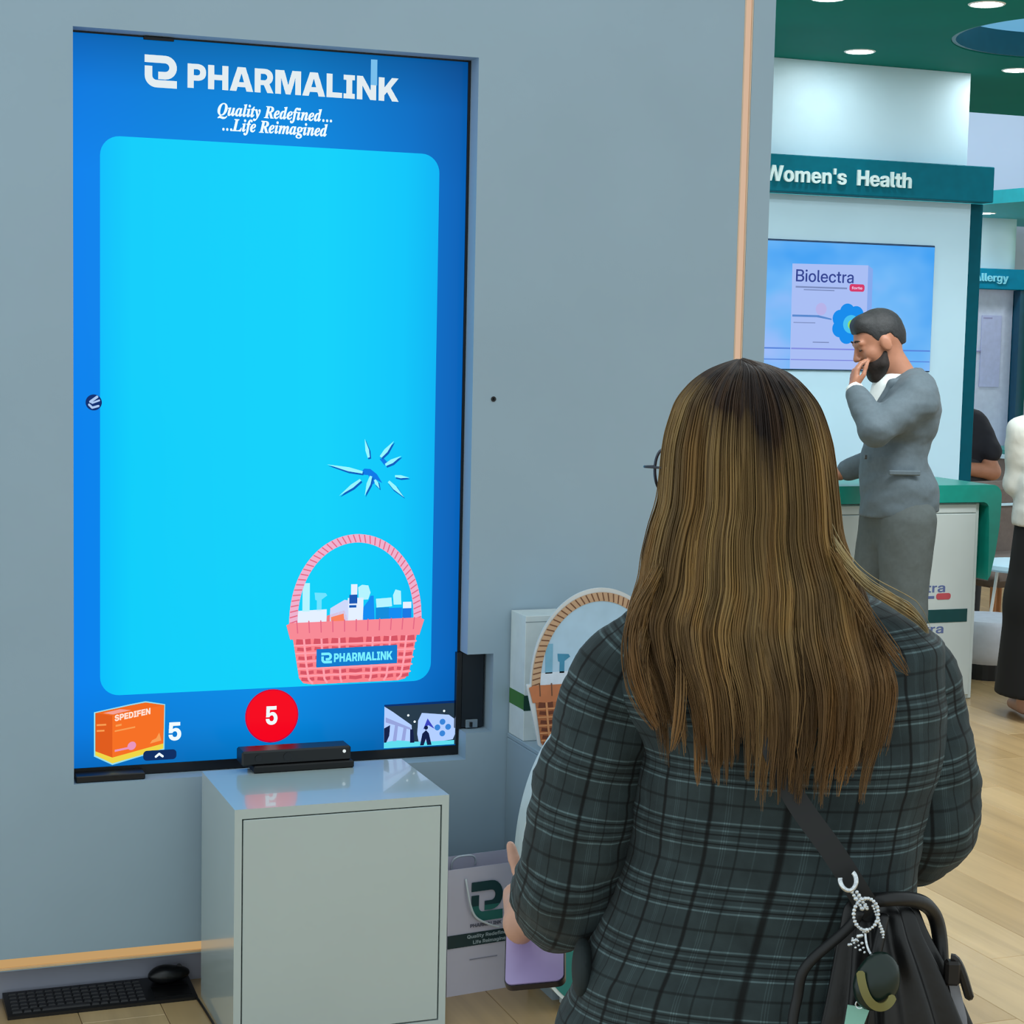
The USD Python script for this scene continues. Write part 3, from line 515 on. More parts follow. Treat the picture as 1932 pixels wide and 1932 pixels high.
on('camera_picture', TH([(0, 0), (1, 0), (1, 1), (0, 1)]), 1, E('thumb_dark', (38, 58, 74)))
on('picture_stands', TH([(0, 0.0), (0, 1), (0.12, 0.86), (0.38, 0.52), (0.40, 0.06)]), 2, E('thumb_lilac', (178, 206, 255))); on('picture_stands', TH([(0.46, 0.30), (0.47, 0.62), (0.52, 0.80), (0.90, 0.72), (0.99, 0.60), (0.99, 0.24), (0.96, 0.12), (0.6, 0.06), (0.48, 0.12)]), 2, E('thumb_lilac', (178, 206, 255)))
on('picture_wall', TH([(0.02, 0.74), (0.36, 0.46), (0.38, 0.40), (0.22, 0.50), (0.02, 0.62)]), 3, E('thumb_grey', (150, 164, 220)))
on('picture_floor', TH([(0, 0), (0, 0.14), (0.16, 0.18), (0.42, 0.12), (0.60, 0.10), (0.98, 0.10), (0.98, 0.0)]), 3, E('thumb_mint', (96, 222, 240)))
on('picture_banner', union_all([TH([(0.12, 0.16), (0.15, 0.56), (0.19, 0.52), (0.17, 0.16)]), TH([(0.24, 0.16), (0.27, 0.50), (0.31, 0.46), (0.29, 0.16)])]), 4, E('thumb_grey', (150, 164, 220)))
on('picture_mark', union_all([Point(0.766 + x * 0.189, 0.003 + y * 0.106).buffer(0.0075) for x, y in ((0.81, 0.56), (0.81, 0.28), (0.74, 0.43), (0.89, 0.43))]), 4, E('thumb_blue', (56, 132, 216)))
on('picture_peak', TH([(0.54, 0.40), (0.60, 0.66), (0.70, 0.40), (0.61, 0.50)]), 4, E('thumb_violet', (60, 70, 190)))
on('picture_people', union_all([TH([(0.50, 0.02), (0.53, 0.30), (0.58, 0.38), (0.62, 0.30), (0.66, 0.02), (0.60, 0.02), (0.58, 0.18), (0.55, 0.02)]), TH([(0.0, 0.14), (0.0, 0.48), (0.08, 0.55), (0.07, 0.3), (0.03, 0.14)]), TH([(0.36, 0.1), (0.36, 0.42), (0.40, 0.42), (0.42, 0.1)]), Point(0.766 + 0.58 * 0.189, 0.003 + 0.44 * 0.106).buffer(0.005)]), 5, E('thumb_night', (16, 30, 70)))
on('picture_lamps', union_all([Point(0.766 + x * 0.189, 0.003 + y * 0.106).buffer(0.003) for x, y in ((0.33, 0.76), (0.83, 0.82), (0.42, 0.60))]), 4, e_bright)
on('picture_edge', TH([(0, 1.0), (1, 1.0), (1, 1.06), (0, 1.04)]), 1, E('thumb_edge', (0, 46, 110)))

t = thing('media_player', 'black media box in the notch at the lower right of the screen', 'device', (0.9905, 0, 0.588))
obj('case', bx(-0.026, 0.034, -0.010, 0.018, 0.002, 0.197, 0.002), M('case_navy_black', (14, 26, 36), 0.4), t); obj('left_case', bx(-0.0405, -0.0265, -0.016, 0.018, 0.002, 0.197, 0.001), m_black, t)
obj('socket_plate', bx(-0.014, 0.018, -0.016, -0.0101, 0.003, 0.024, 0.001), M('plug_silver', (150, 165, 175), 0.35, metal=0.6), t); obj('plug', bx(-0.004, 0.002, -0.022, -0.0161, 0.006, 0.018), m_black, t)

# ------------------------------------------------------------------ cabinet below the screen and what stands on it
m_cab = M('cabinet_white', (190, 204, 203), 0.2, 0.02, 3, coat=0.55)
t = thing('cabinet', 'white square cabinet with flush door under the screen', 'cabinet', (0.289, -0.476, 0))
ch = cutbox(0, 0.490, 0, 0.366, 0.0, 0.5455) - cutbox(0.0165, 0.4735, -0.01, 0.021, 0.022, 0.5240)
obj('body', T(ch), m_cab, t); obj('gap', bx(0.0168, 0.4732, 0.0195, 0.0209, 0.0223, 0.5237), m_dark, t)
obj('door', bx(0.0195, 0.4705, 0.0, 0.0190, 0.0250, 0.5210, 0.0012), m_cab, t)
t = thing('sensor_bar', 'black motion sensor bar on the cabinet in front of the screen', 'sensor', (0.512, -0.128, 0.5455))
obj('bar', bx(-0.139, 0.125, -0.032, 0.030, 0.017, 0.052, 0.004), m_black, t, smooth=30); obj('foot', bx(-0.055, 0.055, -0.034, 0.034, 0.0, 0.0085, 0.003), m_black, t); obj('neck', bx(-0.025, 0.025, -0.02, 0.02, 0.008, 0.018), m_black, t)
obj('base_bar', bx(-0.112, 0.131, -0.040, 0.036, 0.0, 0.0175, 0.003), M('bar_soft_black', (8, 9, 11), 0.6), t)
obj('status_light', cyl((0.108, -0.0335, 0.040), (0.108, -0.0318, 0.040), 0.004, n=16), E('status_white', (225, 235, 235), 1.0), t); obj('lens', cyl((-0.03, -0.0336, 0.035), (-0.03, -0.0318, 0.035), 0.010), M('lens_glass', (8, 8, 14), 0.08), t); obj('lens', cyl((-0.10, -0.0336, 0.035), (-0.10, -0.0318, 0.035), 0.008), M('lens_glass', (8, 8, 14)), t)
t = thing('keyboard', 'black computer keyboard with touchpad on the floor by the wall', 'keyboard', (-0.158, -0.132, 0), 0.4)
hull = T(Manifold.hull_points(np.array([(x, y, z) for x in (0, 0.436) for y, zz in ((0.0, 0.008), (0.128, 0.020)) for z in (0.0, zz)])))
obj('case', hull, m_black, t)
m_key = M('key_black', (24, 25, 29), 0.45, 0.15, 60)
def top(y): return 0.008 + 0.012 * y / 0.128
for r in range(6):
    y = 0.012 + r * 0.0185; x = 0.010
    ks = [1] * 15 if r != 0 else [1.25, 1, 1, 5.5, 1, 1, 1.25, 1, 1, 1]
    for w_ in ks:
        wd = w_ * 0.0205
        if x + wd > 0.325: break
        z = top(y + 0.008)
        obj('key', T(Manifold.hull_points(np.array([(x + dx * wd + sx, y + dy, z + zz) for dx, sx, e in ((0, 0.0012, 0), (1, -0.0012, 0)) for dy in (0.0008, 0.0165) for zz in (-0.001,)] + [(x + 0.0030, y + 0.0025, z + 0.0035), (x + wd - 0.0030, y + 0.0025, z + 0.0035), (x + 0.0030, y + 0.0145, z + 0.0042), (x + wd - 0.0030, y + 0.0145, z + 0.0042)]))), m_key, t); x += wd
tp = Manifold.hull_points(np.array([(x, y, top(y) + z) for x in (0.338, 0.425) for y in (0.015, 0.07) for z in (0.0, 0.002)])); obj('touchpad', T(tp), M('pad_black', (10, 10, 12), 0.25), t)
t = thing('mouse', 'black mouse lying across the right end of the black keyboard', 'mouse', (0.226, -0.034, 0.0178), 8)
obj('shell', sdf_mesh([EL((0, 0, 0.018), (0.052, 0.030, 0.018)), EL((-0.012, 0, 0.020), (0.032, 0.028, 0.020))], 0.004, 0.01), m_black, t, smooth=True); obj('wheel', cyl((0.026, -0.003, 0.032), (0.026, 0.003, 0.032), 0.007), M('wheel_grey', (60, 60, 64)), t)
t = thing('cable', 'thin black cable on the floor along the cabinet side', 'cable', (0, 0, 0)); obj('cord', tube(spline([(0.268, -0.05, 0.006), (0.276, -0.12, 0.004), (0.279, -0.2, 0.004), (0.281, -0.3, 0.004), (0.281, -0.42, 0.004), (0.283, -0.62, 0.004)], 40), 0.003), m_black, t, smooth=True); obj('plug', bx(0.262, 0.276, -0.06, -0.034, 0.001, 0.012, 0.002), m_black, t)

# ------------------------------------------------------------------ bag, pedestal, carton, cut-outs
m_paper = M('bag_paper', (206, 202, 218), 0.6, 0.03, 6, 0.08, 120)
t = thing('paper_bag', 'white paper carrier bag with dark green emblem beside the cabinet', 'bag', (0.845, -0.288, 0), 7.5)
th = 0.0012; D = 0.10; Wd = 0.222
obj('front_panel', T(Manifold.hull_points(np.array([(0, 0, 0), (Wd, 0, 0), (0, -th, 0), (Wd, -th, 0), (0, 0.004, 0.31), (Wd, 0.004, 0.31), (0, 0.004 - th, 0.31), (Wd, 0.004 - th, 0.31)]))), m_paper, t)
obj('back_panel', bx(0, Wd, D, D + th, 0, 0.312), m_paper, t); obj('bottom', bx(0, Wd, 0, D, 0, th), m_paper, t)
for x in (0, Wd - th): obj('gusset', [T(Manifold.hull_points(np.array([(x, 0.001, 0), (x + th, 0.001, 0), (x, 0.004, 0.31), (x + th, 0.004, 0.31), (x + (0.014 if x == 0 else -0.014), D / 2, 0), (x + (0.015 if x == 0 else -0.013), D / 2, 0), (x + (0.014 if x == 0 else -0.014), D / 2, 0.31), (x + (0.015 if x == 0 else -0.013), D / 2, 0.31)]))), T(Manifold.hull_points(np.array([(x, D, 0), (x + th, D, 0), (x, D, 0.31), (x + th, D, 0.31), (x + (0.014 if x == 0 else -0.014), D / 2, 0), (x + (0.015 if x == 0 else -0.013), D / 2, 0), (x + (0.014 if x == 0 else -0.014), D / 2, 0.31), (x + (0.015 if x == 0 else -0.013), D / 2, 0.31)])))], m_paper, t)
def onbag(n, g, mat, k=0): return obj(n, upright(extrude(g, 0.0006), -0.0012 - 0.0006 * k), mat, t)
m_ink = M('print_dark_green', (20, 62, 66), 0.5, 0.05, 20)
onbag('stripe', sbox(0, 0.118, 0.172, 0.150), M('print_black_green', (22, 52, 56), 0.5)); em = emblem(0.062, 0.176, 0.085, 0.098)
onbag('emblem', em.intersection(sbox(0, 0.2145, 1, 1)), m_ink); onbag('emblem_foot', em.intersection(sbox(0, 0, 1, 0.2145)), M('print_teal', (40, 112, 104), 0.5))
onbag('emblem_name', text_fit('PHARMALINK', 0.060, 0.145, 0.163, 0.0085, 800), M('print_grey', (90, 92, 108), 0.5))
onbag('stripe_text', text_fit('Quality Redefined', 0.052, 0.166, 0.137, 0.0088, 800), M('print_pale', (160, 176, 182), 0.5), 1); onbag('stripe_text', text_fit('Life Reimagined', 0.068, 0.164, 0.122, 0.0088, 800), M('print_pale', (160, 176, 182), 0.5), 1)
onbag('footer_line', sbox(0.06, 0.083, 0.135, 0.0855), M('print_faint', (150, 150, 168), 0.5))
m_rope = M('rope_white', (214, 220, 224), 0.7)
obj('handle', tube(spline([(0.045, -0.002, 0.285), (0.050, -0.012, 0.24), (0.062, -0.016, 0.20), (0.085, -0.016, 0.18), (0.115, -0.012, 0.165), (0.135, -0.008, 0.158)], 30), 0.0028), m_rope, t, smooth=True)
obj('handle', tube(spline([(0.055, D - 0.003, 0.28), (0.062, D - 0.012, 0.31), (0.085, D - 0.016, 0.315), (0.11, D - 0.012, 0.31), (0.12, D - 0.003, 0.285)], 30), 0.0025), m_rope, t, smooth=True)

m_ped = M('pedestal_grey', (150, 170, 182), 0.5, 0.03, 4)
t = thing('pedestal', 'grey blue square pedestal behind the woman, against the screen wall', 'pedestal', (1.071, -0.062, 0))
obj('body', bx(0, 0.52, -0.34, 0.0, 0.03, 0.572, 0.002), m_ped, t); obj('top', bx(0, 0.52, -0.34, 0.0, 0.5725, 0.584, 0.002), m_ped, t); obj('plinth', bx(0.01, 0.51, -0.32, -0.01, 0.0, 0.03), m_ped, t)
t = thing('carton', 'tall white carton with a green band on the grey pedestal', 'box', (1.074, -0.066, 0.5845))
obj('carton_body', bx(0, 0.12, -0.102, 0, 0, 0.312, 0.001), M('carton_white', (214, 224, 224), 0.4), t)
obj('side_band', bx(-0.0006, 0.0002, -0.1022, 0.0, 0.078, 0.116), M('band_green', (52, 112, 28), 0.4), t); obj('front_band', bx(-0.0006, 0.12, -0.1028, -0.1018, 0.076, 0.114), M('band_dark_green', (10, 58, 42), 0.4), t)
obj('lid_seam', bx(0.0, 0.12, -0.1025, -0.1018, 0.296, 0.298), M('carton_seam', (150, 162, 166), 0.5), t)
t = thing('basket_cutout', 'die-cut board printed with an orange woven basket and handle on the pedestal', 'cutout', (1.225, -0.27, 0.5875))
hb = LineString([(-0.158, 0.135)] + [(0.1585 * math.cos(a), 0.150 + 0.2075 * abs(math.sin(a)) ** 0.92) for a in np.linspace(PI, 0, 60)] + [(0.158, 0.135)])
sil = union_all([hb.buffer(0.0135), Polygon(list(hb.coords)), Polygon([(-0.178, 0.150), (-0.146, 0.012), (-0.13, 0.0), (-0.11, -0.003), (0.11, -0.003), (0.13, 0.0), (0.142, 0.012), (0.178, 0.152)]).buffer(0.003)])
sil = affinity.scale(sil, 1.03, 1.05, origin=(0, 0))
obj('board', upright(extrude(sil, 0.006), 0.0), M('board_white', (212, 216, 218), 0.5), t)
def B_(n, c): return M('print_' + n, c, 0.45, 0.06, 40)
TAN = dict(handle=B_('b_handle', (196, 160, 128)), dark=B_('b_dark', (112, 72, 48)), white=B_('b_white', (214, 226, 240)), white2=B_('b_glass', (118, 176, 206)), cyan=B_('b_cyan', (60, 140, 176)), lilac=B_('b_lilac', (196, 206, 226)), red=B_('b_red', (170, 80, 70)), orange=B_('b_orange', (206, 110, 60)), navy=B_('b_navy', (60, 80, 140)), blue=B_('b_blue', (40, 120, 168)), blue2=B_('b_blue2', (40, 90, 160)), teal=B_('b_teal', (36, 130, 160)), body=B_('b_body', (178, 104, 60)), rim=B_('b_rim', (196, 118, 74)), shade=B_('b_shade', (112, 56, 30)), light=B_('b_light', (216, 146, 96)), label=B_('b_label', (20, 90, 150)), ink=B_('b_ink', (220, 235, 240)))
obj('sky_print', upright(extrude(Polygon(list(affinity.scale(hb, 0.98, 1.03, origin=(0, 0)).coords)), 0.0004), -0.0061), M('print_b_sky', (176, 208, 232), 0.4), t)
basket_art(lambda n, g, k, c: obj(n, upright(extrude(g, 0.0004), -0.0061 - 0.0004 * k), c, t), 0.0, 0.0, 1.03, TAN)
obj('foot', bx(-0.05, 0.05, 0.0, 0.06, 0.0, 0.004, 0.001), M('board_white', (212, 216, 218)), t); obj('strut', T(Manifold.hull_points(np.array([(-0.004, 0, 0), (0.004, 0, 0), (-0.004, 0.055, 0), (0.004, 0.055, 0), (-0.004, 0, 0.18), (0.004, 0, 0.18)]))), M('board_white', (212, 216, 218)), t)
t = thing('oval_board', 'tall oval teal board with a white edge standing on the floor behind the woman', 'board', (1.150, -0.47, 0))
ov = affinity.translate(affinity.scale(Point(0, 0).buffer(1.0, quad_segs=40), 0.190, 0.358), 0, 0.360)
obj('edge', upright(extrude(ov, 0.05), 0.05), M('board_edge_white', (216, 228, 228), 0.45), t, smooth=30)
obj('face', upright(extrude(affinity.scale(ov, 0.955, 0.975), 0.0015), -0.0001), M('board_teal', (36, 122, 116), 0.45), t)
obj('back_foot', bx(-0.06, 0.12, 0.05, 0.068, 0.0, 0.10, 0.003), M('board_edge_white', (216, 228, 228)), t)
# ================================================================== THE WOMAN IN THE CHECKED BLAZER (seen from behind)
m_skin = M('skin', (196, 150, 128), 0.5, 0.06, 30, 0.1, 300)
m_skin2 = M('skin_tan', (172, 118, 92), 0.5, 0.06, 30)
def prof(base, peaks):
    """Ramp stops: a base tone with narrow peaks (position, half width, value)."""
    s = [(0.0, base)]
    for p, w, v in peaks: s += [(p - w * 1.35, base), (p - w * 0.5, v), (p + w * 0.5, v), (p + w * 1.35, base)]
    return [(x, (v,) * 3) for x, v in s + [(1.0, base)]]
plaid = usdkit.material(stage, '/World/Looks/checked_wool', {
    'uv': ('attribute', {'attribute': 'st'}), 's': ('separate_xyz', {}), 'tc': ('texture_coordinate', {}),
    'mu': ('math', {'math_type': 'divide', 'value2': 0.056}), 'fu': ('math', {'math_type': 'fraction'}), 'mv': ('math', {'math_type': 'divide', 'value2': 0.068}), 'fv': ('math', {'math_type': 'fraction'}),
    'ru': ('rgb_ramp', {'ramp': prof(1.0, [(0.10, 0.040, 0.16), (0.36, 0.008, 1.7), (0.40, 0.008, 1.7), (0.44, 0.008, 1.6), (0.62, 0.016, 0.45), (0.86, 0.008, 1.5)])}),
    'rv': ('rgb_ramp', {'ramp': prof(0.27, [(0.10, 0.014, 0.90), (0.16, 0.012, 0.06), (0.215, 0.016, 0.62), (0.31, 0.014, 0.08), (0.38, 0.014, 0.62), (0.45, 0.014, 0.10), (0.50, 0.014, 0.85), (0.80, 0.022, 0.12)])}),
    'c': ('mix', {'mix_type': 'multiply', 'fac': 1.0}), 'k': ('mix', {'mix_type': 'multiply', 'fac': 1.0, 'color2': (0.098, 0.150, 0.160)}),
    'n': ('noise_texture', {'scale': 26, 'detail': 3}), 'rn': ('rgb_ramp', {'ramp': [(0.3, (0.72,) * 3), (0.7, (1.25,) * 3)]}), 'k2': ('mix', {'mix_type': 'multiply', 'fac': 1.0}),
    'wn': ('noise_texture', {'scale': 900, 'detail': 2}), 'b': ('bump', {'strength': 0.25, 'distance': 0.001}), 'p': ('principled_bsdf', {'roughness': 0.8, 'specular_ior_level': 0.25, 'sheen_weight': 0.06})},
    [('uv.vector', 's.vector'), ('s.x', 'mu.value1'), ('mu.value', 'fu.value1'), ('s.y', 'mv.value1'), ('mv.value', 'fv.value1'), ('fu.value', 'ru.fac'), ('fv.value', 'rv.fac'), ('ru.color', 'c.color1'), ('rv.color', 'c.color2'),
     ('c.color', 'k.color1'), ('tc.object', 'n.vector'), ('n.fac', 'rn.fac'), ('k.color', 'k2.color1'), ('rn.color', 'k2.color2'), ('k2.color', 'p.base_color'), ('tc.object', 'wn.vector'), ('wn.fac', 'b.height'), ('b.normal', 'p.normal')], surface='p.BSDF')
def loft(R, uvs, disp=None, cap=None):
    """Rings (n, m+1, 3), first and last column alike, with cloth coordinates uvs (n, m+1, 2)."""
    n, m = R.shape[:2]; V = R.reshape(-1, 3).copy(); i, j = np.meshgrid(np.arange(n - 1), np.arange(m - 1), indexing='ij'); a = (i * m + j).ravel()
    F = np.stack([a, a + 1, a + m + 1, a + m], 1)
    if disp is not None:
        N = np.cross(np.gradient(R, axis=1), np.gradient(R, axis=0)); N /= np.maximum(np.linalg.norm(N, axis=2, keepdims=True), 1e-9); d = disp(R, uvs); d[:, -1] = d[:, 0]
        V = (R + N * d[..., None]).reshape(-1, 3)
    return trimesh.Trimesh(V, np.vstack([F[:, [0, 1, 2]], F[:, [0, 2, 3]]]), process=False), uvs.reshape(-1, 2)
from scipy.interpolate import PchipInterpolator
def torso_loft(K, tilt=0.0, turn=0.0, n=110, m=121, expo=2.5):
    """K rows: z, centre x, centre y, half width, half depth."""
    K = np.array(K); f = PchipInterpolator(np.arange(len(K)), K); q = f(np.linspace(0, len(K) - 1, n)); th = np.linspace(-1.5 * PI, 0.5 * PI, m)
    R = np.zeros((n, m, 3)); U = np.zeros((n, m, 2)); v = 0
    for i, (z, cx, cy, a, b) in enumerate(q):
        e = 2 / expo; c, s = np.cos(th), np.sin(th); x = a * np.sign(c) * np.abs(c) ** e; y = b * np.sign(s) * np.abs(s) ** e
        R[i] = np.stack([cx + x * math.cos(turn) - y * math.sin(turn), cy + x * math.sin(turn) + y * math.cos(turn), z + tilt * x * np.clip((z - 1.1) / 0.2, 0, 1)], 1)
        if i: v += math.hypot(z - q[i - 1][0], 0.8 * (a - q[i - 1][3]))
        U[i, :, 0] = (th + 0.5 * PI) * 0.145; U[i, :, 1] = v
    return R, U
def sleeve_loft(P, r, n=90, m=61, flat=1.0):
    P = spline(P, n); r = np.interp(np.linspace(0, 1, n), np.linspace(0, 1, len(r)), r); t = np.gradient(P, axis=0); ds = np.linalg.norm(t, axis=1); t /= ds[:, None]
    u = np.array([1.0, 0, 0]); th = np.linspace(-1.5 * PI, 0.5 * PI, m); R = np.zeros((n, m, 3)); U = np.zeros((n, m, 2)); v = np.cumsum(ds)
    for i in range(n):
        u = u - t[i] * (u @ t[i]); u /= np.linalg.norm(u); w = np.cross(t[i], u); w = -w if w[1] < 0 and abs(t[i][2]) > 0.5 else w
        R[i] = P[i] + r[i] * (np.cos(th)[:, None] * u + flat * np.sin(th)[:, None] * w); U[i, :, 0] = th * 0.062; U[i, :, 1] = v[i]
    return R, U
def cloth(amp, f1, f2, seed):
    return lambda R, U: amp * 2 * (meshkit.fbm(R * np.array([f1, f1, f2]), 3, seed) - 0.5)

W = thing('person', 'woman with long blond hair and dark checked blazer, seen from behind, facing the screen', 'person', (0.417, -2.546, 0), -20.627)
HC = np.array([-0.012, 0.004, 1.432]); HR = frame((-0.62, 0.78, -0.06), (0, 0, 1)); HS = 0.91
lh = frame((-0.08, 0.99, 0.0), (-0.93, 0.0, -0.32)); lw = np.array([-0.243, 0.165, 0.870])
rh = frame((-0.75, 0.6, 0.1), (0.0, 0.0, 1.0)); rw = np.array([0.085, 0.21, 0.99])
body = moved(head_prims(), HR, HC, HS) + [C((-0.005, 0.012, 1.39), (0.0, 0.02, 1.28), 0.045, 0.055, k=0.03), EL((0.02, 0.02, 1.14), (0.135, 0.085, 0.16), k=0.05), EL((0.02, 0.02, 0.93), (0.135, 0.095, 0.16), k=0.05), EL((0.01, 0.02, 0.80), (0.15, 0.105, 0.12), k=0.05),
    C((-0.12, 0.02, 1.22), (-0.175, 0.03, 0.96), 0.040, 0.034), C((-0.175, 0.03, 0.96), (-0.214, 0.145, 0.893), 0.034, 0.021), C((-0.214, 0.145, 0.893), lw, 0.021, 0.018), C((0.165, 0.0, 1.24), (0.198, 0.04, 1.02), 0.040, 0.034), C((0.198, 0.04, 1.02), rw, 0.034, 0.024)]
for s in (-1, 1): body += [C((0.01 + s * 0.085, 0.02, 0.80), (0.01 + s * 0.08, 0.03, 0.43), 0.078, 0.05), C((0.01 + s * 0.08, 0.03, 0.43), (0.01 + s * 0.08, 0.0, 0.09), 0.05, 0.036), C((0.01 + s * 0.08, 0.0, 0.05), (0.01 + s * 0.09, 0.15, 0.035), 0.036, 0.026)]
body += moved(hand_prims(0.75, 0.05, -1, 0.05, 1.5, False), lh, lw, 0.80) + moved(hand_prims(0.5, 0.1, 1, 0.3), rh, rw, 0.95)
obj('body', sdf_mesh(body, 0.0045, 0.02), m_skin, W, smooth=True)
for s in (-1, 1):
    e = obj('eye', trimesh.creation.icosphere(2, 0.0105), M('eye_white', (228, 226, 222), 0.2), W, smooth=True); UsdGeom.Xformable(e).AddTranslateOp().Set(Gf.Vec3d(*(HR @ np.array([0.077, s * 0.031, 0.013]) * HS + HC)))
G = lambda p: HR @ np.array(p) * HS + HC
gl = obj('glasses', tube([G((0.098, 0.012, 0.016)), G((0.102, 0, 0.02)), G((0.098, -0.012, 0.016))], 0.0016), M('frame_steel', (58, 62, 74), 0.3, metal=0.7), W, smooth=True, label='thin dark round metal glasses')
for s in (-1, 1):
    a = np.arange(40) / 40 * 2 * PI
    obj('lens_rim', tube([G((0.098 - 0.012 * abs(math.cos(q)) * (1 if math.cos(q) * s > 0 else 0), s * 0.036 + 0.026 * math.cos(q), 0.008 + 0.026 * math.sin(q))) for q in a], 0.0017, 8, True), M('frame_steel', (58, 62, 74)), gl, smooth=True)
    obj('temple', tube(spline([G((0.088, s * 0.062, 0.014)), G((0.080, s * 0.080, 0.014)), G((0.03, s * 0.086, 0.012)), G((-0.02, s * 0.086, 0.004))], 16), 0.0015), M('frame_steel', (58, 62, 74)), gl, smooth=True)
# blazer
KT = [(0.70, 0.0, 0.01, 0.208, 0.150), (0.80, -0.002, 0.01, 0.198, 0.142), (0.862, 0.0, 0.01, 0.180, 0.135), (0.954, 0.020, 0.01, 0.162, 0.124), (1.04, 0.040, 0.01, 0.163, 0.118), (1.14, 0.050, 0.008, 0.170, 0.120), (1.19, 0.034, 0.008, 0.186, 0.118),
      (1.235, 0.026, 0.01, 0.190, 0.104), (1.262, 0.026, 0.012, 0.164, 0.090), (1.287, 0.024, 0.014, 0.128, 0.078), (1.303, 0.018, 0.016, 0.092, 0.070), (1.314, 0.012, 0.017, 0.068, 0.064)]
R, U = torso_loft(KT, 0.11, math.radians(-11))
def torso_folds(R, U):
    d = cloth(0.007, 9, 16, 3)(R, U) + cloth(0.0025, 30, 40, 5)(R, U)
    d -= 0.010 * np.exp(-((R[..., 2] - 0.97 + 0.25 * (R[..., 0] - 0.2)) / 0.03) ** 2) * np.clip(R[..., 0] / 0.2, 0, 1)
    return -d
tm, tu = loft(R, U, torso_folds); bz = obj('blazer', tm, plaid, W, smooth=True, uv=tu, label='dark green grey checked wool blazer')
R, U = sleeve_loft([(-0.105, 0.012, 1.252), (-0.142, 0.015, 1.20), (-0.160, 0.018, 1.13), (-0.176, 0.022, 1.05), (-0.184, 0.035, 0.978), (-0.192, 0.078, 0.932), (-0.202, 0.118, 0.905)], (0.042, 0.054, 0.058, 0.063, 0.063, 0.060, 0.050))
tm, tu = loft(R, U, lambda R, U: -(cloth(0.009, 14, 22, 7)(R, U) + cloth(0.003, 40, 40, 8)(R, U))); obj('sleeve', tm, plaid, bz, smooth=True, uv=tu)
R2, U2 = sleeve_loft([(-0.192, 0.080, 0.930), (-0.197, 0.100, 0.917), (-0.2015, 0.1175, 0.9055)], (0.053, 0.049, 0.0465), n=12); tm, tu = loft(R2, U2); tm.invert(); obj('lining', tm, M('lining_black', (10, 12, 14), 0.7), bz, smooth=True)
R, U = sleeve_loft([(0.145, -0.008, 1.262), (0.182, -0.008, 1.205), (0.197, -0.004, 1.13), (0.206, 0.012, 1.06), (0.190, 0.060, 1.018), (0.145, 0.130, 0.998), (0.100, 0.195, 0.992)], (0.042, 0.053, 0.058, 0.062, 0.058, 0.050, 0.044))
tm, tu = loft(R, U, lambda R, U: -(cloth(0.009, 14, 22, 17)(R, U) + cloth(0.003, 40, 40, 18)(R, U))); obj('sleeve', tm, plaid, bz, smooth=True, uv=tu)
th = np.linspace(-1.5 * PI, 0.5 * PI, 61); CR = np.stack([np.stack([0.012 + (0.066 + e) * np.cos(th), 0.016 + (0.062 + e) * np.sin(th), np.full(61, z)], 1) for e, z in ((0.010, 1.296), (0.006, 1.316), (0.000, 1.336), (-0.006, 1.338), (-0.008, 1.320))])
tm, tu = loft(CR, np.stack([np.stack([th * 0.06, np.full(61, k * 0.02)], 1) for k in range(5)])); obj('collar', tm, plaid, bz, smooth=True, uv=tu)
obj('pocket_flap', sdf_mesh([EL((-0.173, -0.01, 0.880), (0.012, 0.036, 0.034))], 0.004, 0.01), M('wool_black_green', (22, 34, 36), 0.8), bz, smooth=True)
# trousers and shoes (below the frame)
tr = [C((0.0, 0.02, 0.82), (0.0, 0.02, 0.74), 0.135, 0.15, k=0.05)]
for s in (-1, 1): tr += [C((s * 0.085, 0.02, 0.78), (0.01 + s * 0.085, 0.03, 0.43), 0.098, 0.078), C((0.01 + s * 0.085, 0.03, 0.43), (0.01 + s * 0.085, 0.01, 0.07), 0.078, 0.070)]
obj('trousers', sdf_mesh(tr, 0.012, 0.03, folds(0.006, 12, 12, 20, 3)), M('trouser_black', (28, 30, 34), 0.8), W, smooth=True)
for s in (-1, 1): obj('shoe', sdf_mesh([C((0.01 + s * 0.08, -0.02, 0.042), (0.01 + s * 0.088, 0.10, 0.036), 0.042, 0.036), C((0.01 + s * 0.088, 0.10, 0.036), (0.01 + s * 0.095, 0.17, 0.028), 0.036, 0.027)], 0.006, 0.02), M('shoe_black', (18, 18, 20), 0.35), W, smooth=True)

# hair: a shell and three tones of strands
HZ = [1.03, 1.13, 1.148, 1.17, 1.20, 1.225, 1.25, 1.28, 1.30, 1.322, 1.35, 1.378, 1.41, 1.46, 1.51, 1.532, 1.550, 1.561]
XL = PchipInterpolator(HZ, [-0.098, -0.100, -0.102, -0.105, -0.111, -0.118, -0.127, -0.131, -0.125, -0.116, -0.111, -0.105, -0.097, -0.094, -0.084, -0.070, -0.047, -0.018])
XR = PchipInterpolator(HZ, [0.106, 0.110, 0.113, 0.118, 0.122, 0.124, 0.121, 0.115, 0.112, 0.108, 0.098, 0.088, 0.083, 0.075, 0.062, 0.047, 0.024, -0.014])
DB = PchipInterpolator([1.02, 1.10, 1.18, 1.25, 1.30, 1.35, 1.40, 1.45, 1.50, 1.53, 1.55, 1.561], [0.150, 0.150, 0.148, 0.140, 0.122, 0.108, 0.105, 0.103, 0.092, 0.072, 0.045, 0.0])
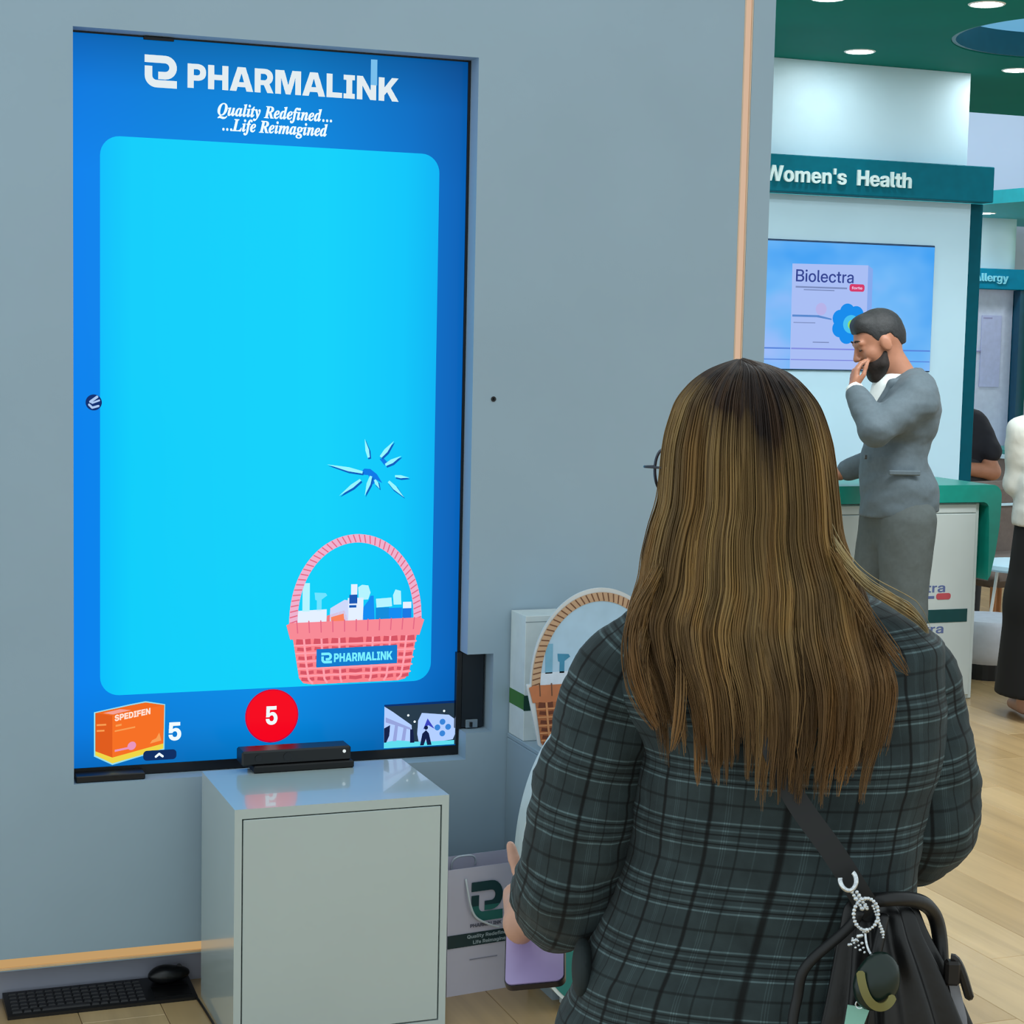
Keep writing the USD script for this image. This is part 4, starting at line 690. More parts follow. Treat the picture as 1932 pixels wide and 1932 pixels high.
def hair_pt(s, z, lift=0.0):
    l, r = XL(z), XR(z); c, h = (l + r) / 2, (r - l) / 2; b = np.clip((z - 1.24) / 0.10, 0, 1); bulge = np.sqrt(np.maximum(1 - s * s, 0)); sh = bulge * b + (1 - b) * (0.80 + 0.20 * bulge - 0.20 * s * 0)
    y = -DB(z) * sh + 0.004 * b - 0.21 * (s * h) * (1 - b)
    return np.stack([c + s * (h + lift), y - lift, z], -1)
zs = np.linspace(1.561, 1.215, 46); ss = np.sin(np.linspace(-PI / 2, PI / 2, 61))
SH = np.stack([hair_pt(ss * 0.985, np.full(61, z), -0.004) for z in zs]); SH[..., 1] += 0.0015 * np.sin(SH[..., 0] * 420 + SH[..., 2] * 9); SH[0] = SH[0].mean(0)
n_, m_ = SH.shape[:2]; i, j = np.meshgrid(np.arange(n_ - 1), np.arange(m_ - 1), indexing='ij'); a = (i * m_ + j).ravel()
inner = SH.copy(); inner[..., 1] += 0.006
tm = trimesh.Trimesh(np.vstack([SH.reshape(-1, 3), inner.reshape(-1, 3)]), np.vstack([np.stack([a, a + m_, a + 1], 1), np.stack([a + 1, a + m_, a + m_ + 1], 1), np.stack([a, a + 1, a + m_], 1) + n_ * m_, np.stack([a + 1, a + m_ + 1, a + m_], 1) + n_ * m_]), process=False)
def hair_mat(name, root, mid, tip, rough=0.5):
    return usdkit.material(stage, '/World/Looks/' + name, {'tc': ('texture_coordinate', {}), 's': ('separate_xyz', {}), 'mp': ('mapping', {'scale': (38, 26, 2.2)}), 'n': ('noise_texture', {'scale': 1.0, 'detail': 3}),
        'rz': ('map_range', {'from_min': 1.12, 'from_max': 1.56, 'to_min': 0.0, 'to_max': 1.0}), 'nz': ('math', {'math_type': 'multiply_add', 'value2': 0.42, 'value3': -0.19}), 'ad': ('math', {'math_type': 'add'}),
        'xa': ('math', {'math_type': 'add', 'value2': 0.004}), 'xb': ('math', {'math_type': 'absolute'}), 'xc': ('math', {'math_type': 'multiply_add', 'value2': -2.6}),
        'r': ('rgb_ramp', {'ramp': [(0.0, lin(tip)), (0.4, lin(mid)), (0.68, lin(mid)), (0.84, lin(root)), (1.0, lin(root))]}), 'rn': ('rgb_ramp', {'ramp': [(0.3, (0.62, 0.60, 0.56)), (0.5, (1.0, 0.98, 0.95)), (0.62, (1.05, 0.92, 0.74)), (0.75, (1.25, 1.22, 1.2))]}), 'm': ('mix', {'mix_type': 'multiply', 'fac': 1.0}),
        'p': ('principled_bsdf', {'roughness': rough, 'specular_ior_level': 0.22})},
        [('tc.object', 's.vector'), ('tc.object', 'mp.vector'), ('mp.vector', 'n.vector'), ('s.z', 'rz.value'), ('n.fac', 'nz.value1'), ('rz.result', 'ad.value1'), ('nz.value', 'ad.value2'), ('s.x', 'xa.value1'), ('xa.value', 'xb.value1'), ('xb.value', 'xc.value1'), ('ad.value', 'xc.value3'),
         ('xc.value', 'r.fac'), ('n.fac', 'rn.fac'), ('r.color', 'm.color1'), ('rn.color', 'm.color2'), ('m.color', 'p.base_color')], surface='p.BSDF')
hr = obj('hair', tm, hair_mat('hair_shell', (38, 28, 25), (92, 74, 46), (88, 66, 42)), W, smooth=True, label='long straight blond hair with dark roots')
tones = [hair_mat('hair_dark', (36, 27, 24), (110, 88, 55), (100, 75, 46)), hair_mat('hair_mid', (44, 32, 27), (126, 101, 62), (115, 86, 52)), hair_mat('hair_light', (62, 46, 34), (146, 120, 76), (130, 100, 63))]
tones.append(hair_mat('hair_pale', (120, 104, 80), (176, 160, 120), (168, 150, 112)))
bins = [([], []), ([], []), ([], []), ([], [])]
NC = 190
cs = np.sort(RNG.uniform(-1, 1, NC)); 
for c in range(NC):
    s0 = math.sin(cs[c] * PI / 2) * 0.995; tone = int(RNG.choice(3, p=(0.3, 0.46, 0.24))); ph = RNG.uniform(0, 6.28); wa = RNG.uniform(0.0008, 0.003); dr = RNG.normal(0, 0.10)
    tipz = 1.130 + (0.066 if s0 < 0 else 0.040) * abs(s0) ** 1.2 + RNG.normal(0, 0.020); cl = max(0, RNG.normal(0.001, 0.0035))
    ztop = 1.5605
    for q in range(int(RNG.integers(16, 44))):
        ds = RNG.normal(0, 0.035); z1 = tipz + abs(RNG.normal(0, 0.022)); k = 34
        u = np.linspace(0, 1, k); z = ztop + (z1 - ztop) * (u ** 1.25 if ztop > 1.55 else u)
        gather = np.clip((u - 0.72) / 0.28, 0, 1); s = np.clip(s0 + ds * (1 - 0.75 * gather) + dr * np.clip(u - 0.45, 0, 1) ** 1.5, -1.0, 1.0)
        P = hair_pt(s, z, RNG.uniform(-0.002, 0.003) + cl * np.clip(u * 3, 0, 1)[:, None][:, 0]); P[:, 0] += wa * np.sin(ph + u * 7) * u; P[:, 1] += -0.003 * np.abs(np.sin(ph + u * 5)) - 0.002
        w = np.full(k, 0.0011); w[-8:] *= np.linspace(1, 0.3, 8); bins[tone][0].append(P); bins[tone][1].append(w)
def lock(pts, n, spread, tone, w0=0.0010):
    for q in range(n):
        o = RNG.normal(0, spread, 3); P = spline(np.array(pts) + o * np.linspace(0.6, 1.0, len(pts))[:, None] + RNG.normal(0, spread * 0.3, (len(pts), 3)), 26); P[-6:] += (np.array(pts[-1]) - P[-1]) * np.linspace(0, 0.6, 6)[:, None]
        w = np.full(26, w0); w[-8:] *= np.linspace(1, 0.3, 8); bins[tone][0].append(P); bins[tone][1].append(w)
lock([(0.070, -0.060, 1.385), (0.092, -0.082, 1.350), (0.118, -0.085, 1.325), (0.152, -0.068, 1.305), (0.186, -0.050, 1.275)], 70, 0.0035, 3)
lock([(0.075, -0.08, 1.36), (0.100, -0.115, 1.31), (0.126, -0.130, 1.27), (0.146, -0.136, 1.245)], 26, 0.005, 1)
lock([(-0.096, -0.02, 1.37), (-0.112, -0.085, 1.325), (-0.134, -0.128, 1.29), (-0.134, -0.142, 1.24), (-0.110, -0.148, 1.185)], 60, 0.005, 1)
lock([(-0.10, -0.02, 1.33), (-0.118, -0.095, 1.275), (-0.126, -0.13, 1.245), (-0.112, -0.14, 1.20)], 36, 0.004, 2)
lock([(-0.088, -0.09, 1.30), (-0.085, -0.140, 1.22), (-0.093, -0.146, 1.16)], 14, 0.003, 2)
lock([hair_pt(np.array(s_), z_, 0.0015) for s_, z_ in ((-0.1, 1.5605), (0.25, 1.552), (0.5, 1.535), (0.62, 1.51), (0.70, 1.485))], 12, 0.0010, 2)
lock([hair_pt(np.array(s_), z_, 0.0015) for s_, z_ in ((0.1, 1.5605), (0.45, 1.55), (0.62, 1.53), (0.74, 1.505))], 8, 0.0010, 2)
for c in range(26):
    s0 = RNG.uniform(-0.8, 0.85); z0 = RNG.uniform(1.20, 1.24); z1 = RNG.uniform(1.118, 1.15); zz = np.linspace(z0, z1, 4); p = hair_pt(np.clip(s0 + np.linspace(0, RNG.normal(0, 0.06), 4), -1, 1), zz, 0.003); lock(p, 9, 0.002, int(RNG.integers(1, 3)))
for k in range(4): curves('strands', hr, bins[k][0], bins[k][1], tones[k])

# what she carries
t = thing('phone', 'lilac phone held in the left hand of the woman in the checked blazer', 'phone', (0.417, -2.546, 0), -20.627)
pc_ = np.array([-0.222, 0.205, 0.842]); pr = frame((0.985, -0.10, 0.15), (0.0, -0.52, 0.85))
def slab(w, h, d, r, off=0):
    m = extrude(rrect(-w / 2, -h / 2, w / 2, h / 2, r), d); m.apply_translation([0, 0, -d / 2 + off]); v = np.array(m.vertices) @ pr.T + pc_; return trimesh.Trimesh(v, m.faces, process=False)
obj('case', slab(0.074, 0.150, 0.009, 0.010), M('phone_edge', (26, 22, 34), 0.4), t, smooth=25); obj('back_cover', slab(0.071, 0.147, 0.002, 0.009, 0.0052), M('phone_lilac', (168, 152, 202), 0.4), t, smooth=25)
t = thing('handbag', 'black slouchy handbag with rhinestone charms under the right arm of the woman', 'bag', (0.417, -2.546, 0), -20.627)
m_bag = M('bag_leather', (16, 17, 19), 0.42, 0.15, 20, 0.15, 90)
KB = np.array([(0.69, 0.165, -0.12, 0.098, 0.038), (0.74, 0.163, -0.12, 0.102, 0.044), (0.82, 0.158, -0.12, 0.088, 0.044), (0.88, 0.151, -0.125, 0.070, 0.042), (0.93, 0.143, -0.125, 0.055, 0.038), (0.97, 0.135, -0.125, 0.042, 0.032), (0.995, 0.132, -0.123, 0.034, 0.024), (1.004, 0.13, -0.12, 0.02, 0.012), (1.006, 0.13, -0.12, 0.001, 0.001)])
f = PchipInterpolator(np.arange(9), KB)(np.linspace(0, 8, 70)); th = np.linspace(0, 2 * PI, 121); R = []
for z, cx, cy, a, b in f:
    rip = 1 + 0.13 * np.cos(11 * th + 4 * (z - 0.8)) * np.clip((z - 0.66) / 0.2, 0, 1); R.append(np.stack([cx + a * np.cos(th) * rip, cy + b * np.sin(th) * rip, np.full(121, z)], 1))
R = np.array([np.stack([np.full(121, 0.165), np.full(121, -0.12), np.full(121, 0.69)], 1)] + R); tm, tu = loft(R, np.zeros(R.shape[:2] + (2,))); tm.invert()
hb_ = obj('bag_body', tm, m_bag, t, smooth=True)
obj('strap', ribbon(spline([(-0.055, -0.055, 1.312), (-0.035, -0.112, 1.262), (0.0, -0.148, 1.19), (0.030, -0.152, 1.122), (0.066, -0.158, 1.072), (0.100, -0.160, 1.022), (0.118, -0.150, 0.998)], 50), (0, -1, 0.05), 0.024, 0.004), M('strap_black', (14, 17, 20), 0.55), t, smooth=30, label='black strap running across the back')
obj('cord', tube(spline([(0.104, -0.160, 1.000), (0.080, -0.158, 0.968), (0.050, -0.160, 0.938), (0.044, -0.158, 0.909), (0.039, -0.160, 0.874), (0.045, -0.165, 0.80), (0.08, -0.165, 0.75)], 60), 0.0055), M('strap_black', (14, 17, 20)), t, smooth=True)
obj('cord', tube(spline([(0.13, -0.155, 0.995), (0.115, -0.172, 0.93), (0.105, -0.172, 0.85), (0.11, -0.168, 0.76)], 40), 0.006), m_bag, t, smooth=True)
obj('handle', tube(spline([(0.105, -0.13, 1.0), (0.15, -0.155, 1.012), (0.19, -0.12, 0.985), (0.20, -0.12, 0.93), (0.205, -0.12, 0.86)], 40), 0.008), m_bag, t, smooth=True)
obj('snap_clip', [bx(0.198, 0.214, -0.150, -0.136, 0.918, 0.944, 0.003), tube(spline([(0.205, -0.14, 0.945), (0.214, -0.142, 0.936), (0.222, -0.142, 0.915), (0.226, -0.14, 0.905)], 12), 0.005)], M('clip_dark', (30, 26, 24), 0.35, metal=0.3), t); obj('tag', T(Manifold.hull_points(np.array([(0.203, y, 0.925) for y in (-0.134, -0.131)] + [(0.214, y, 0.922) for y in (-0.134, -0.131)] + [(0.226, y, 0.88) for y in (-0.134, -0.131)] + [(0.229, y, 0.855) for y in (-0.134, -0.131)] + [(0.214, y, 0.880) for y in (-0.134, -0.131)]))), M('tag_grey', (150, 152, 160), 0.5), t)
t = thing('bag_charm', 'silver rhinestone hook and oval ring charm on the handbag', 'charm', (0.417, -2.546, 0), -20.627)
m_sil = M('rhinestone', (215, 220, 228), 0.12, 0.3, 300, metal=0.9)
obj('hook', tube(spline([(0.0790, -0.178, 1.040), (0.0815, -0.180, 1.031), (0.0885, -0.181, 1.0275), (0.0945, -0.180, 1.033), (0.0945, -0.179, 1.041), (0.0915, -0.178, 1.0455)], 30), 0.0027), m_sil, t, smooth=True)
stones = lambda pts, r: [trimesh.Trimesh(trimesh.creation.icosphere(1, r * RNG.uniform(0.8, 1.15)).vertices + np.array(p), trimesh.creation.icosphere(1, 1).faces, process=False) for p in pts]
obj('swivel', stones([(0.0935 + 0.0022 * i + dx, -0.181, 1.026 - 0.0034 * i) for i in range(6) for dx in (-0.0025, 0.0025)], 0.0026), m_sil, t)
obj('ring', stones([(0.1060 + 0.0125 * math.cos(a), -0.182, 1.0035 + 0.0165 * math.sin(a)) for a in np.arange(26) / 26 * 2 * PI], 0.0024), m_sil, t); obj('pendant', stones([(0.1055, -0.182, 1.014), (0.107, -0.182, 1.011), (0.1045, -0.182, 1.011)], 0.0018), m_sil, t)
obj('chain', stones([(0.1130 + 0.0012 * i, -0.181, 1.012 - 0.0030 * i) for i in range(10)], 0.0020), m_sil, t); obj('chain', stones([(0.1185 + 0.0010 * i + 0.001 * (i % 2), -0.181, 0.996 - 0.0028 * i) for i in range(7)], 0.0017), m_sil, t)
obj('chain', stones([(0.108 - 0.0018 * i, -0.182, 0.986 - 0.0016 * i + 0.0012 * (i % 3)) for i in range(11)], 0.0020), m_sil, t); obj('fringe', stones([(0.0935 + 0.0016 * i, -0.182, 0.978 - 0.004 * (i % 3) - 0.0008 * i) for i in range(9)], 0.0017), m_sil, t)
t = thing('pouch', 'small dark green pouch charm with an olive gold rim hanging on the handbag', 'pouch', (0.417, -2.546, 0), -20.627)
obj('pouch_body', sdf_mesh([EL((0.121, -0.191, 0.940), (0.021, 0.014, 0.028)), EL((0.112, -0.191, 0.930), (0.018, 0.013, 0.024))], 0.003, 0.01), M('pouch_green', (12, 34, 28), 0.3), t, smooth=True)
obj('rim', ribbon(spline([(0.0985, -0.202, 0.951), (0.1005, -0.206, 0.938), (0.106, -0.208, 0.925), (0.115, -0.208, 0.917), (0.125, -0.207, 0.918), (0.132, -0.203, 0.927)], 30), (0, -1, 0), [0.004] + [0.0085] * 28 + [0.003], 0.002), M('olive_gold', (118, 112, 62), 0.4, metal=0.3), t, smooth=30); obj('loop', tube(spline([(0.112, -0.184, 0.963), (0.108, -0.182, 0.972), (0.106, -0.181, 0.986)], 10), 0.0015), m_sil, t)
t = thing('card_tag', 'mint green card tag hanging below the green pouch on the handbag', 'tag', (0.417, -2.546, 0), -20.627)
obj('card', T(Manifold.hull_points(np.array([(x, y, z) for x, z in ((0.091, 0.9085), (0.114, 0.9055), (0.103, 0.872), (0.086, 0.868)) for y in (-0.1835, -0.182)]))), M('card_mint', (140, 198, 182), 0.4), t); obj('ring', tube([(0.103 + 0.004 * math.cos(a), -0.183, 0.909 + 0.004 * math.sin(a)) for a in np.arange(16) / 16 * 2 * PI], 0.0009, 6, True), m_sil, t)

# ================================================================== THE MAN IN GREY
Mn = thing('person', 'bearded man in a grey suit at the counter, in profile, hand at his mouth', 'person', (3.584, 2.192, 0), -20.627)
HR = frame((-0.90, -0.10, -0.42), (-0.40, 0, 0.9)); HC = np.array([-0.068, 0.0, 1.578]); HS = 1.06
lw = np.array([-0.186, -0.105, 1.396]); lh = frame((0.12, 0.35, 0.93), (-0.93, -0.15, 0.1))
rw = np.array([-0.150, 0.33, 1.020]); rh = frame((-0.92, 0.25, -0.22), (-0.2, 0, 0.98))
body = moved(head_prims(), HR, HC, HS) + [C((-0.03, 0, 1.54), (0.045, 0, 1.42), 0.056, 0.062, k=0.03), EL((0.05, 0, 1.25), (0.11, 0.165, 0.18), k=0.05), EL((0.03, 0, 1.02), (0.115, 0.15, 0.17), k=0.05), EL((0.05, 0, 0.90), (0.12, 0.16, 0.11), k=0.05),
    C((0.065, -0.165, 1.36), (-0.125, -0.24, 1.225), 0.05, 0.042), C((-0.118, -0.24, 1.235), (-0.166, -0.13, 1.370), 0.042, 0.026), C((-0.166, -0.13, 1.370), lw, 0.026, 0.022), C((0.055, 0.165, 1.36), (0.02, 0.26, 1.10), 0.05, 0.042), C((0.02, 0.26, 1.10), rw, 0.042, 0.028)]
LEG = [((0.06, -0.085, 0.86), (0.055, -0.095, 0.47), (0.065, -0.09, 0.09)), ((0.01, 0.085, 0.86), (-0.045, 0.095, 0.48), (-0.03, 0.095, 0.09))]
for h, kn, an in LEG: body += [C(h, kn, 0.085, 0.055), C(kn, an, 0.055, 0.038), C((an[0], an[1], 0.05), (an[0] - 0.16, an[1], 0.035), 0.038, 0.028)]
body += moved(hand_prims(0.48, 0.0, -1, 0.1, 0.25, False), lh, lw, 0.95) + moved(hand_prims(0.25, 0.1, 1, 0.3), rh, rw, 1.0)
obj('body', sdf_mesh(body, 0.005, 0.02), m_skin2, Mn, smooth=True)
H = lambda p: HR @ np.array(p) * HS + HC
hp = moved([EL((-0.014, 0, 0.042), (0.1015, 0.0795, 0.0945), k=0.02), C((0.040, -0.025, 0.098), (0.040, 0.025, 0.098), 0.032, k=0.03), C((-0.070, 0, 0.0), (-0.070, 0, -0.040), 0.036, 0.028, k=0.03)], HR, HC, HS)
def hair_cut(P):
    q = (P - HC) @ HR / HS
    line = 0.072 - 0.080 * np.clip((0.062 - q[..., 0]) / 0.05, 0, 1) ** 2 * np.clip((q[..., 0] + 0.02) / 0.03, 0, 1) - 0.042 * np.clip((0.02 - q[..., 0]) / 0.04, 0, 1) - 0.065 * np.clip((-0.035 - q[..., 0]) / 0.035, 0, 1)
    front = (q[..., 0] - 0.078) * 0.7
    return np.maximum((line - q[..., 2]) * 0.7, front * HS)
obj('hair', sdf_mesh(hp, 0.005, 0.02, folds(0.002, 120, 120, 120, 2), hair_cut), M('man_hair', (34, 36, 38), 0.6, 0.3, 120, 0.4, 300), Mn, smooth=True)
br = moved([C((0.062, -0.014, -0.106), (0.062, 0.014, -0.106), 0.027, k=0.02), EL((0.036, 0, -0.066), (0.056, 0.064, 0.054), k=0.02), C((0.010, -0.061, -0.035), (0.030, -0.058, -0.07), 0.010, 0.016, k=0.02), C((0.010, 0.061, -0.035), (0.030, 0.058, -0.07), 0.010, 0.016, k=0.02),
    C((0.094, -0.016, -0.043), (0.094, 0.016, -0.043), 0.0050, k=0.004), C((0.088, -0.026, -0.05), (0.074, -0.028, -0.082), 0.008, k=0.01), C((0.088, 0.026, -0.05), (0.074, 0.028, -0.082), 0.008, k=0.01)], HR, HC, HS)
obj('beard', sdf_mesh(br, 0.004, 0.015, folds(0.0015, 160, 160, 160, 5)), M('man_beard', (36, 28, 25), 0.75, 0.3, 160), Mn, smooth=True)
for s in (-1, 1):
    obj('eyebrow', tube(spline([H((0.088, s * 0.012, 0.044)), H((0.089, s * 0.030, 0.049)), H((0.078, s * 0.050, 0.043))], 12), [0.002] + [0.0036] * 9 + [0.0025, 0.0015]), M('man_beard', (36, 28, 25)), Mn, smooth=True)
    obj('eye', tube([H((0.088, s * 0.022, 0.010)), H((0.089, s * 0.031, 0.008)), H((0.084, s * 0.042, 0.010))], 0.0022), M('lash_dark', (40, 26, 22)), Mn, smooth=True)
m_suit = M('suit_grey', (86, 100, 108), 0.75, 0.07, 60, 0.15, 400, sheen=0.03)
jk = [EL((0.042, 0, 1.27), (0.140, 0.19, 0.165), k=0.05), C((0.060, -0.12, 1.385), (0.055, 0.12, 1.385), 0.072, k=0.05), EL((0.072, 0, 1.345), (0.112, 0.175, 0.125), k=0.05), C((0.082, -0.04, 1.428), (0.080, 0.04, 1.428), 0.040, k=0.05), EL((0.012, 0, 1.06), (0.138, 0.172, 0.22), k=0.05), C((0.045, -0.05, 0.97), (0.040, -0.05, 0.93), 0.130, 0.132, k=0.05), C((0.045, 0.05, 0.97), (0.040, 0.05, 0.93), 0.130, 0.132, k=0.05), C((0.052, 0, 0.94), (0.040, 0, 0.86), 0.150, 0.156, k=0.04),
      C((0.062, -0.160, 1.355), (-0.118, -0.245, 1.238), 0.080, 0.066, k=0.05), C((-0.118, -0.245, 1.238), (-0.176, -0.13, 1.375), 0.068, 0.046, k=0.02), C((0.055, 0.165, 1.36), (0.02, 0.265, 1.10), 0.08, 0.064, k=0.035), C((0.02, 0.265, 1.10), (-0.115, 0.32, 1.035), 0.06, 0.046, k=0.02)]
def jcut(P):
    lap = np.maximum(np.maximum(P[..., 0] + 0.105 - 0.50 * (P[..., 2] - 1.32), np.abs(P[..., 1]) - 0.045 - 0.22 * (P[..., 2] - 1.16)), 1.17 - P[..., 2])
    return np.maximum((0.868 + 0.09 * (P[..., 0] + 0.12)) - P[..., 2], -np.where((P[..., 1] > -0.14), lap, 1))
obj('jacket', sdf_mesh(jk, 0.0085, 0.03, folds(0.011, 9, 9, 16, 11), jcut), m_suit, Mn, smooth=True, label='light grey suit jacket')
obj('shirt', sdf_mesh([EL((0.026, 0, 1.25), (0.120, 0.145, 0.185), k=0.04), C((0.036, 0, 1.39), (0.022, 0, 1.432), 0.068, 0.063, k=0.03), C((0.052, 0, 1.440), (0.025, 0, 1.434), 0.050, 0.058, k=0.02), C((-0.030, 0, 1.40), (-0.055, 0, 1.30), 0.062, 0.062, k=0.04)], 0.007, 0.02), M('shirt_white', (232, 240, 238), 0.6), Mn, smooth=True)
obj('shirt_cuff', cyl((-0.178, -0.122, 1.384), (-0.185, -0.106, 1.402), 0.036, 0.034, 24), M('shirt_white', (232, 240, 238)), Mn)
obj('collar', sdf_mesh([C((0.094, -0.028, 1.462), (0.094, 0.028, 1.462), 0.017, k=0.03), C((0.094, -0.028, 1.462), (0.045, -0.068, 1.445), 0.018, 0.017, k=0.03), C((0.045, -0.068, 1.445), (-0.025, -0.078, 1.420), 0.017, 0.015, k=0.02), C((-0.025, -0.078, 1.420), (-0.085, -0.075, 1.32), 0.016, 0.012, k=0.02), C((0.094, 0.028, 1.462), (0.045, 0.066, 1.442), 0.017, 0.015, k=0.03)], 0.006, 0.02), m_suit, Mn, smooth=True)
tr = [C((0.040, -0.05, 0.93), (0.035, 0.05, 0.93), 0.118, k=0.04), C((0.035, 0, 0.92), (0.015, 0, 0.80), 0.12, 0.09, k=0.04)]
for (h, kn, an), r in zip(LEG, (0.118, 0.112)): tr += [C(h, kn, r, 0.092, k=0.03), C(kn, (an[0], an[1], 0.075), 0.092, 0.080, k=0.03)]
obj('trousers', sdf_mesh(tr, 0.009, 0.03, folds(0.007, 14, 14, 10, 4)), M('suit_trouser', (80, 88, 88), 0.8, 0.07, 60), Mn, smooth=True, label='grey suit trousers')
for h, kn, an in LEG: obj('shoe', sdf_mesh([C((an[0] + 0.02, an[1], 0.045), (an[0] - 0.09, an[1], 0.038), 0.045, 0.040), C((an[0] - 0.09, an[1], 0.038), (an[0] - 0.19, an[1], 0.026), 0.040, 0.025)], 0.007, 0.02), M('shoe_brown', (44, 30, 24), 0.3), Mn, smooth=True)
obj('pocket_flap', bx(-0.045, 0.082, -0.192, -0.178, 1.055, 1.075, 0.004), m_suit, Mn)
obj('button', cyl((-0.118, -0.09, 1.12), (-0.128, -0.09, 1.12), 0.009), M('button_grey', (60, 64, 66), 0.4), Mn)

# ================================================================== OTHERS BEYOND
def figure(o, rot, parts, skin, head, hs, label, joints):
    P = thing('person', label, 'person', o, rot); obj('body', sdf_mesh(moved(head_prims(), head[1], np.array(head[0]), hs) + joints, 0.0065, 0.02), skin, P, smooth=True)
    for n_, pr_, mat, fo, cu in parts: obj(n_, sdf_mesh(pr_, 0.011, 0.03, fo, cu), mat, P, smooth=True)
    return P
# bare arm and dark shirt, right of the column
R0 = frame((-0.9, 0.4, -0.1), (0, 0, 1))
J = [C((-0.22, 0, 1.38), (-0.14, 0, 1.22), 0.05, 0.055), EL((-0.10, 0, 1.00), (0.13, 0.10, 0.18), k=0.03), EL((-0.10, 0, 0.85), (0.14, 0.10, 0.16), k=0.05), C((0.015, 0, 1.09), (0.070, -0.10, 0.87), 0.048, 0.046), C((0.070, -0.10, 0.87), (-0.20, -0.20, 0.90), 0.046, 0.032), C((-0.21, 0, 1.10), (-0.28, -0.06, 0.93), 0.042, 0.04), C((-0.28, -0.06, 0.93), (-0.32, -0.20, 0.98), 0.04, 0.03)]
J += moved(hand_prims(0.4), frame((-0.8, -0.5, 0.1), (0, 0, 1)), np.array([-0.20, -0.20, 0.90])) + moved(hand_prims(0.4, 0, -1), frame((0.8, -0.5, 0.1), (0, 0, 1)), np.array([-0.32, -0.20, 0.98]))
for s in (-1, 1): J += [C((-0.10 + s * 0.09, 0, 0.82), (-0.10 + s * 0.09, 0, 0.45), 0.08, 0.055), C((-0.10 + s * 0.09, 0, 0.45), (-0.10 + s * 0.09, 0, 0.08), 0.05, 0.038), C((-0.10 + s * 0.09, 0, 0.05), (-0.10 + s * 0.10, -0.16, 0.035), 0.036, 0.026)]
sh_ = [EL((-0.10, 0, 0.99), (0.160, 0.125, 0.25), k=0.04), C((-0.20, 0, 1.135), (-0.02, 0, 1.135), 0.07, k=0.05), C((0.0, 0, 1.12), (0.058, -0.075, 0.985), 0.070, 0.066, k=0.03), C((-0.21, 0, 1.12), (-0.265, -0.04, 1.0), 0.072, 0.064, k=0.03)]
tr_ = [C((-0.10, 0, 0.86), (-0.10, 0, 0.80), 0.15, k=0.04)] + [q for s in (-1, 1) for q in (C((-0.10 + s * 0.09, 0, 0.82), (-0.10 + s * 0.09, 0, 0.45), 0.10, 0.08), C((-0.10 + s * 0.09, 0, 0.45), (-0.10 + s * 0.09, 0, 0.07), 0.08, 0.07))]
hcap = moved([EL((-0.022, 0, 0.048), (0.099, 0.080, 0.092))], R0, np.array([-0.24, 0, 1.46]))
figure((5.648, 4.568, 0), -20.627, [('shirt', sh_, M('shirt_navy_black', (22, 24, 34), 0.85), folds(0.010, 14, 14, 20, 6), None), ('trousers', tr_, M('trouser_charcoal', (40, 42, 48), 0.8), None, None), ('hair', hcap, M('man_hair', (34, 36, 38)), None, lambda P: (1.48 - P[..., 2]) * 0.8)], m_skin2, ((-0.24, 0, 1.46), R0), 1.0, 'person in a dark short-sleeved shirt half hidden behind the teal column, forearm bare', J)
# white top and long black skirt at the right edge
R0 = frame((0.2, 0.97, 0), (0, 0, 1))
J = [C((0.13, 0, 1.42), (0.13, 0, 1.28), 0.048, 0.052), EL((0.13, 0, 1.13), (0.13, 0.09, 0.18), k=0.05), EL((0.13, 0, 0.90), (0.12, 0.09, 0.16), k=0.03), C((-0.02, 0, 1.235), (-0.025, 0.05, 1.00), 0.04, 0.034), C((-0.025, 0.05, 1.00), (0.06, 0.20, 0.98), 0.034, 0.024), C((0.28, 0, 1.235), (0.30, 0.03, 0.98), 0.04, 0.034), C((0.30, 0.03, 0.98), (0.26, 0.20, 0.96), 0.034, 0.024)]
J += moved(hand_prims(0.4), frame((0.6, 0.8, 0), (0, 0, 1)), np.array([0.06, 0.20, 0.98]), 0.9) + moved(hand_prims(0.4, 0, -1), frame((-0.3, 0.9, 0), (0, 0, 1)), np.array([0.26, 0.20, 0.96]), 0.9)
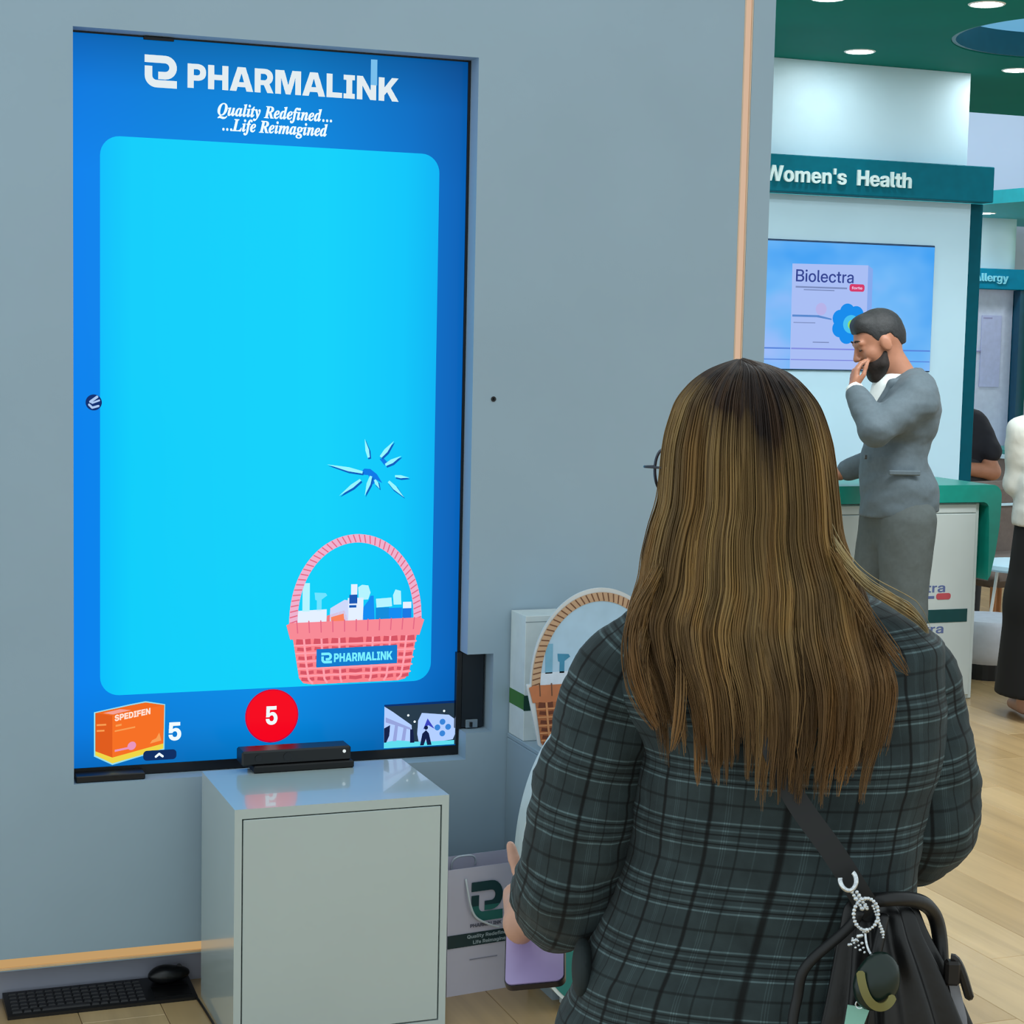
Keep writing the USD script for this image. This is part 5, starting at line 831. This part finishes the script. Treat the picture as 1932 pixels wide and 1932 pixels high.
for s in (-1, 1): J += [C((0.13 + s * 0.065, 0, 0.80), (0.13 + s * 0.08, 0, 0.45), 0.06, 0.05), C((0.13 + s * 0.08, 0, 0.45), (0.13 + s * 0.08, 0, 0.08), 0.05, 0.036), C((0.13 + s * 0.08, 0, 0.045), (0.13 + s * 0.09, 0.15, 0.032), 0.034, 0.025)]
tp_ = [EL((0.13, 0, 1.10), (0.150, 0.115, 0.22), k=0.04), C((0.13, 0, 0.98), (0.13, 0, 0.78), 0.148, 0.160, k=0.05), C((0.02, 0, 1.245), (0.24, 0, 1.245), 0.052, k=0.04), C((0.13, 0, 0.92), (0.13, 0, 0.86), 0.150, 0.158, k=0.05), C((-0.018, 0, 1.225), (-0.015, 0.05, 1.00), 0.066, 0.055, k=0.02), C((-0.015, 0.05, 1.00), (0.055, 0.19, 0.985), 0.055, 0.042, k=0.02), C((0.278, 0, 1.225), (0.295, 0.03, 1.02), 0.068, 0.058, k=0.02), C((0.295, 0.03, 1.02), (0.27, 0.17, 0.97), 0.05, 0.036, k=0.02)]
sk_ = [C((0.13, 0, 0.86), (0.13, 0, 0.50), 0.152, 0.180, k=0.04), C((0.13, 0, 0.50), (0.13, 0, 0.03), 0.178, 0.212, k=0.04)]
hc_ = moved([EL((-0.022, 0, 0.04), (0.105, 0.086, 0.10)), EL((-0.05, 0, -0.08), (0.06, 0.08, 0.14))], R0, np.array([0.13, 0.0, 1.47]), 0.95)
figure((4.222, 2.166, 0), -20.627, [('top', tp_, M('top_ivory', (214, 216, 208), 0.8, 0.05, 30), folds(0.008, 12, 12, 18, 9), lambda P: 0.825 - P[..., 2]), ('skirt', sk_, M('skirt_black', (8, 9, 10), 0.9), None, lambda P: np.maximum(P[..., 2] - 0.86, 0.10 - P[..., 2])), ('headscarf', hc_, M('scarf_ivory', (214, 214, 206), 0.8), None, lambda P: (P - np.array([0.13, 0, 1.47])) @ R0[:, 0] - 0.045)], m_skin, ((0.13, 0.0, 1.47), R0), 0.95, 'woman in an ivory top and long black skirt cut by the right edge', J)
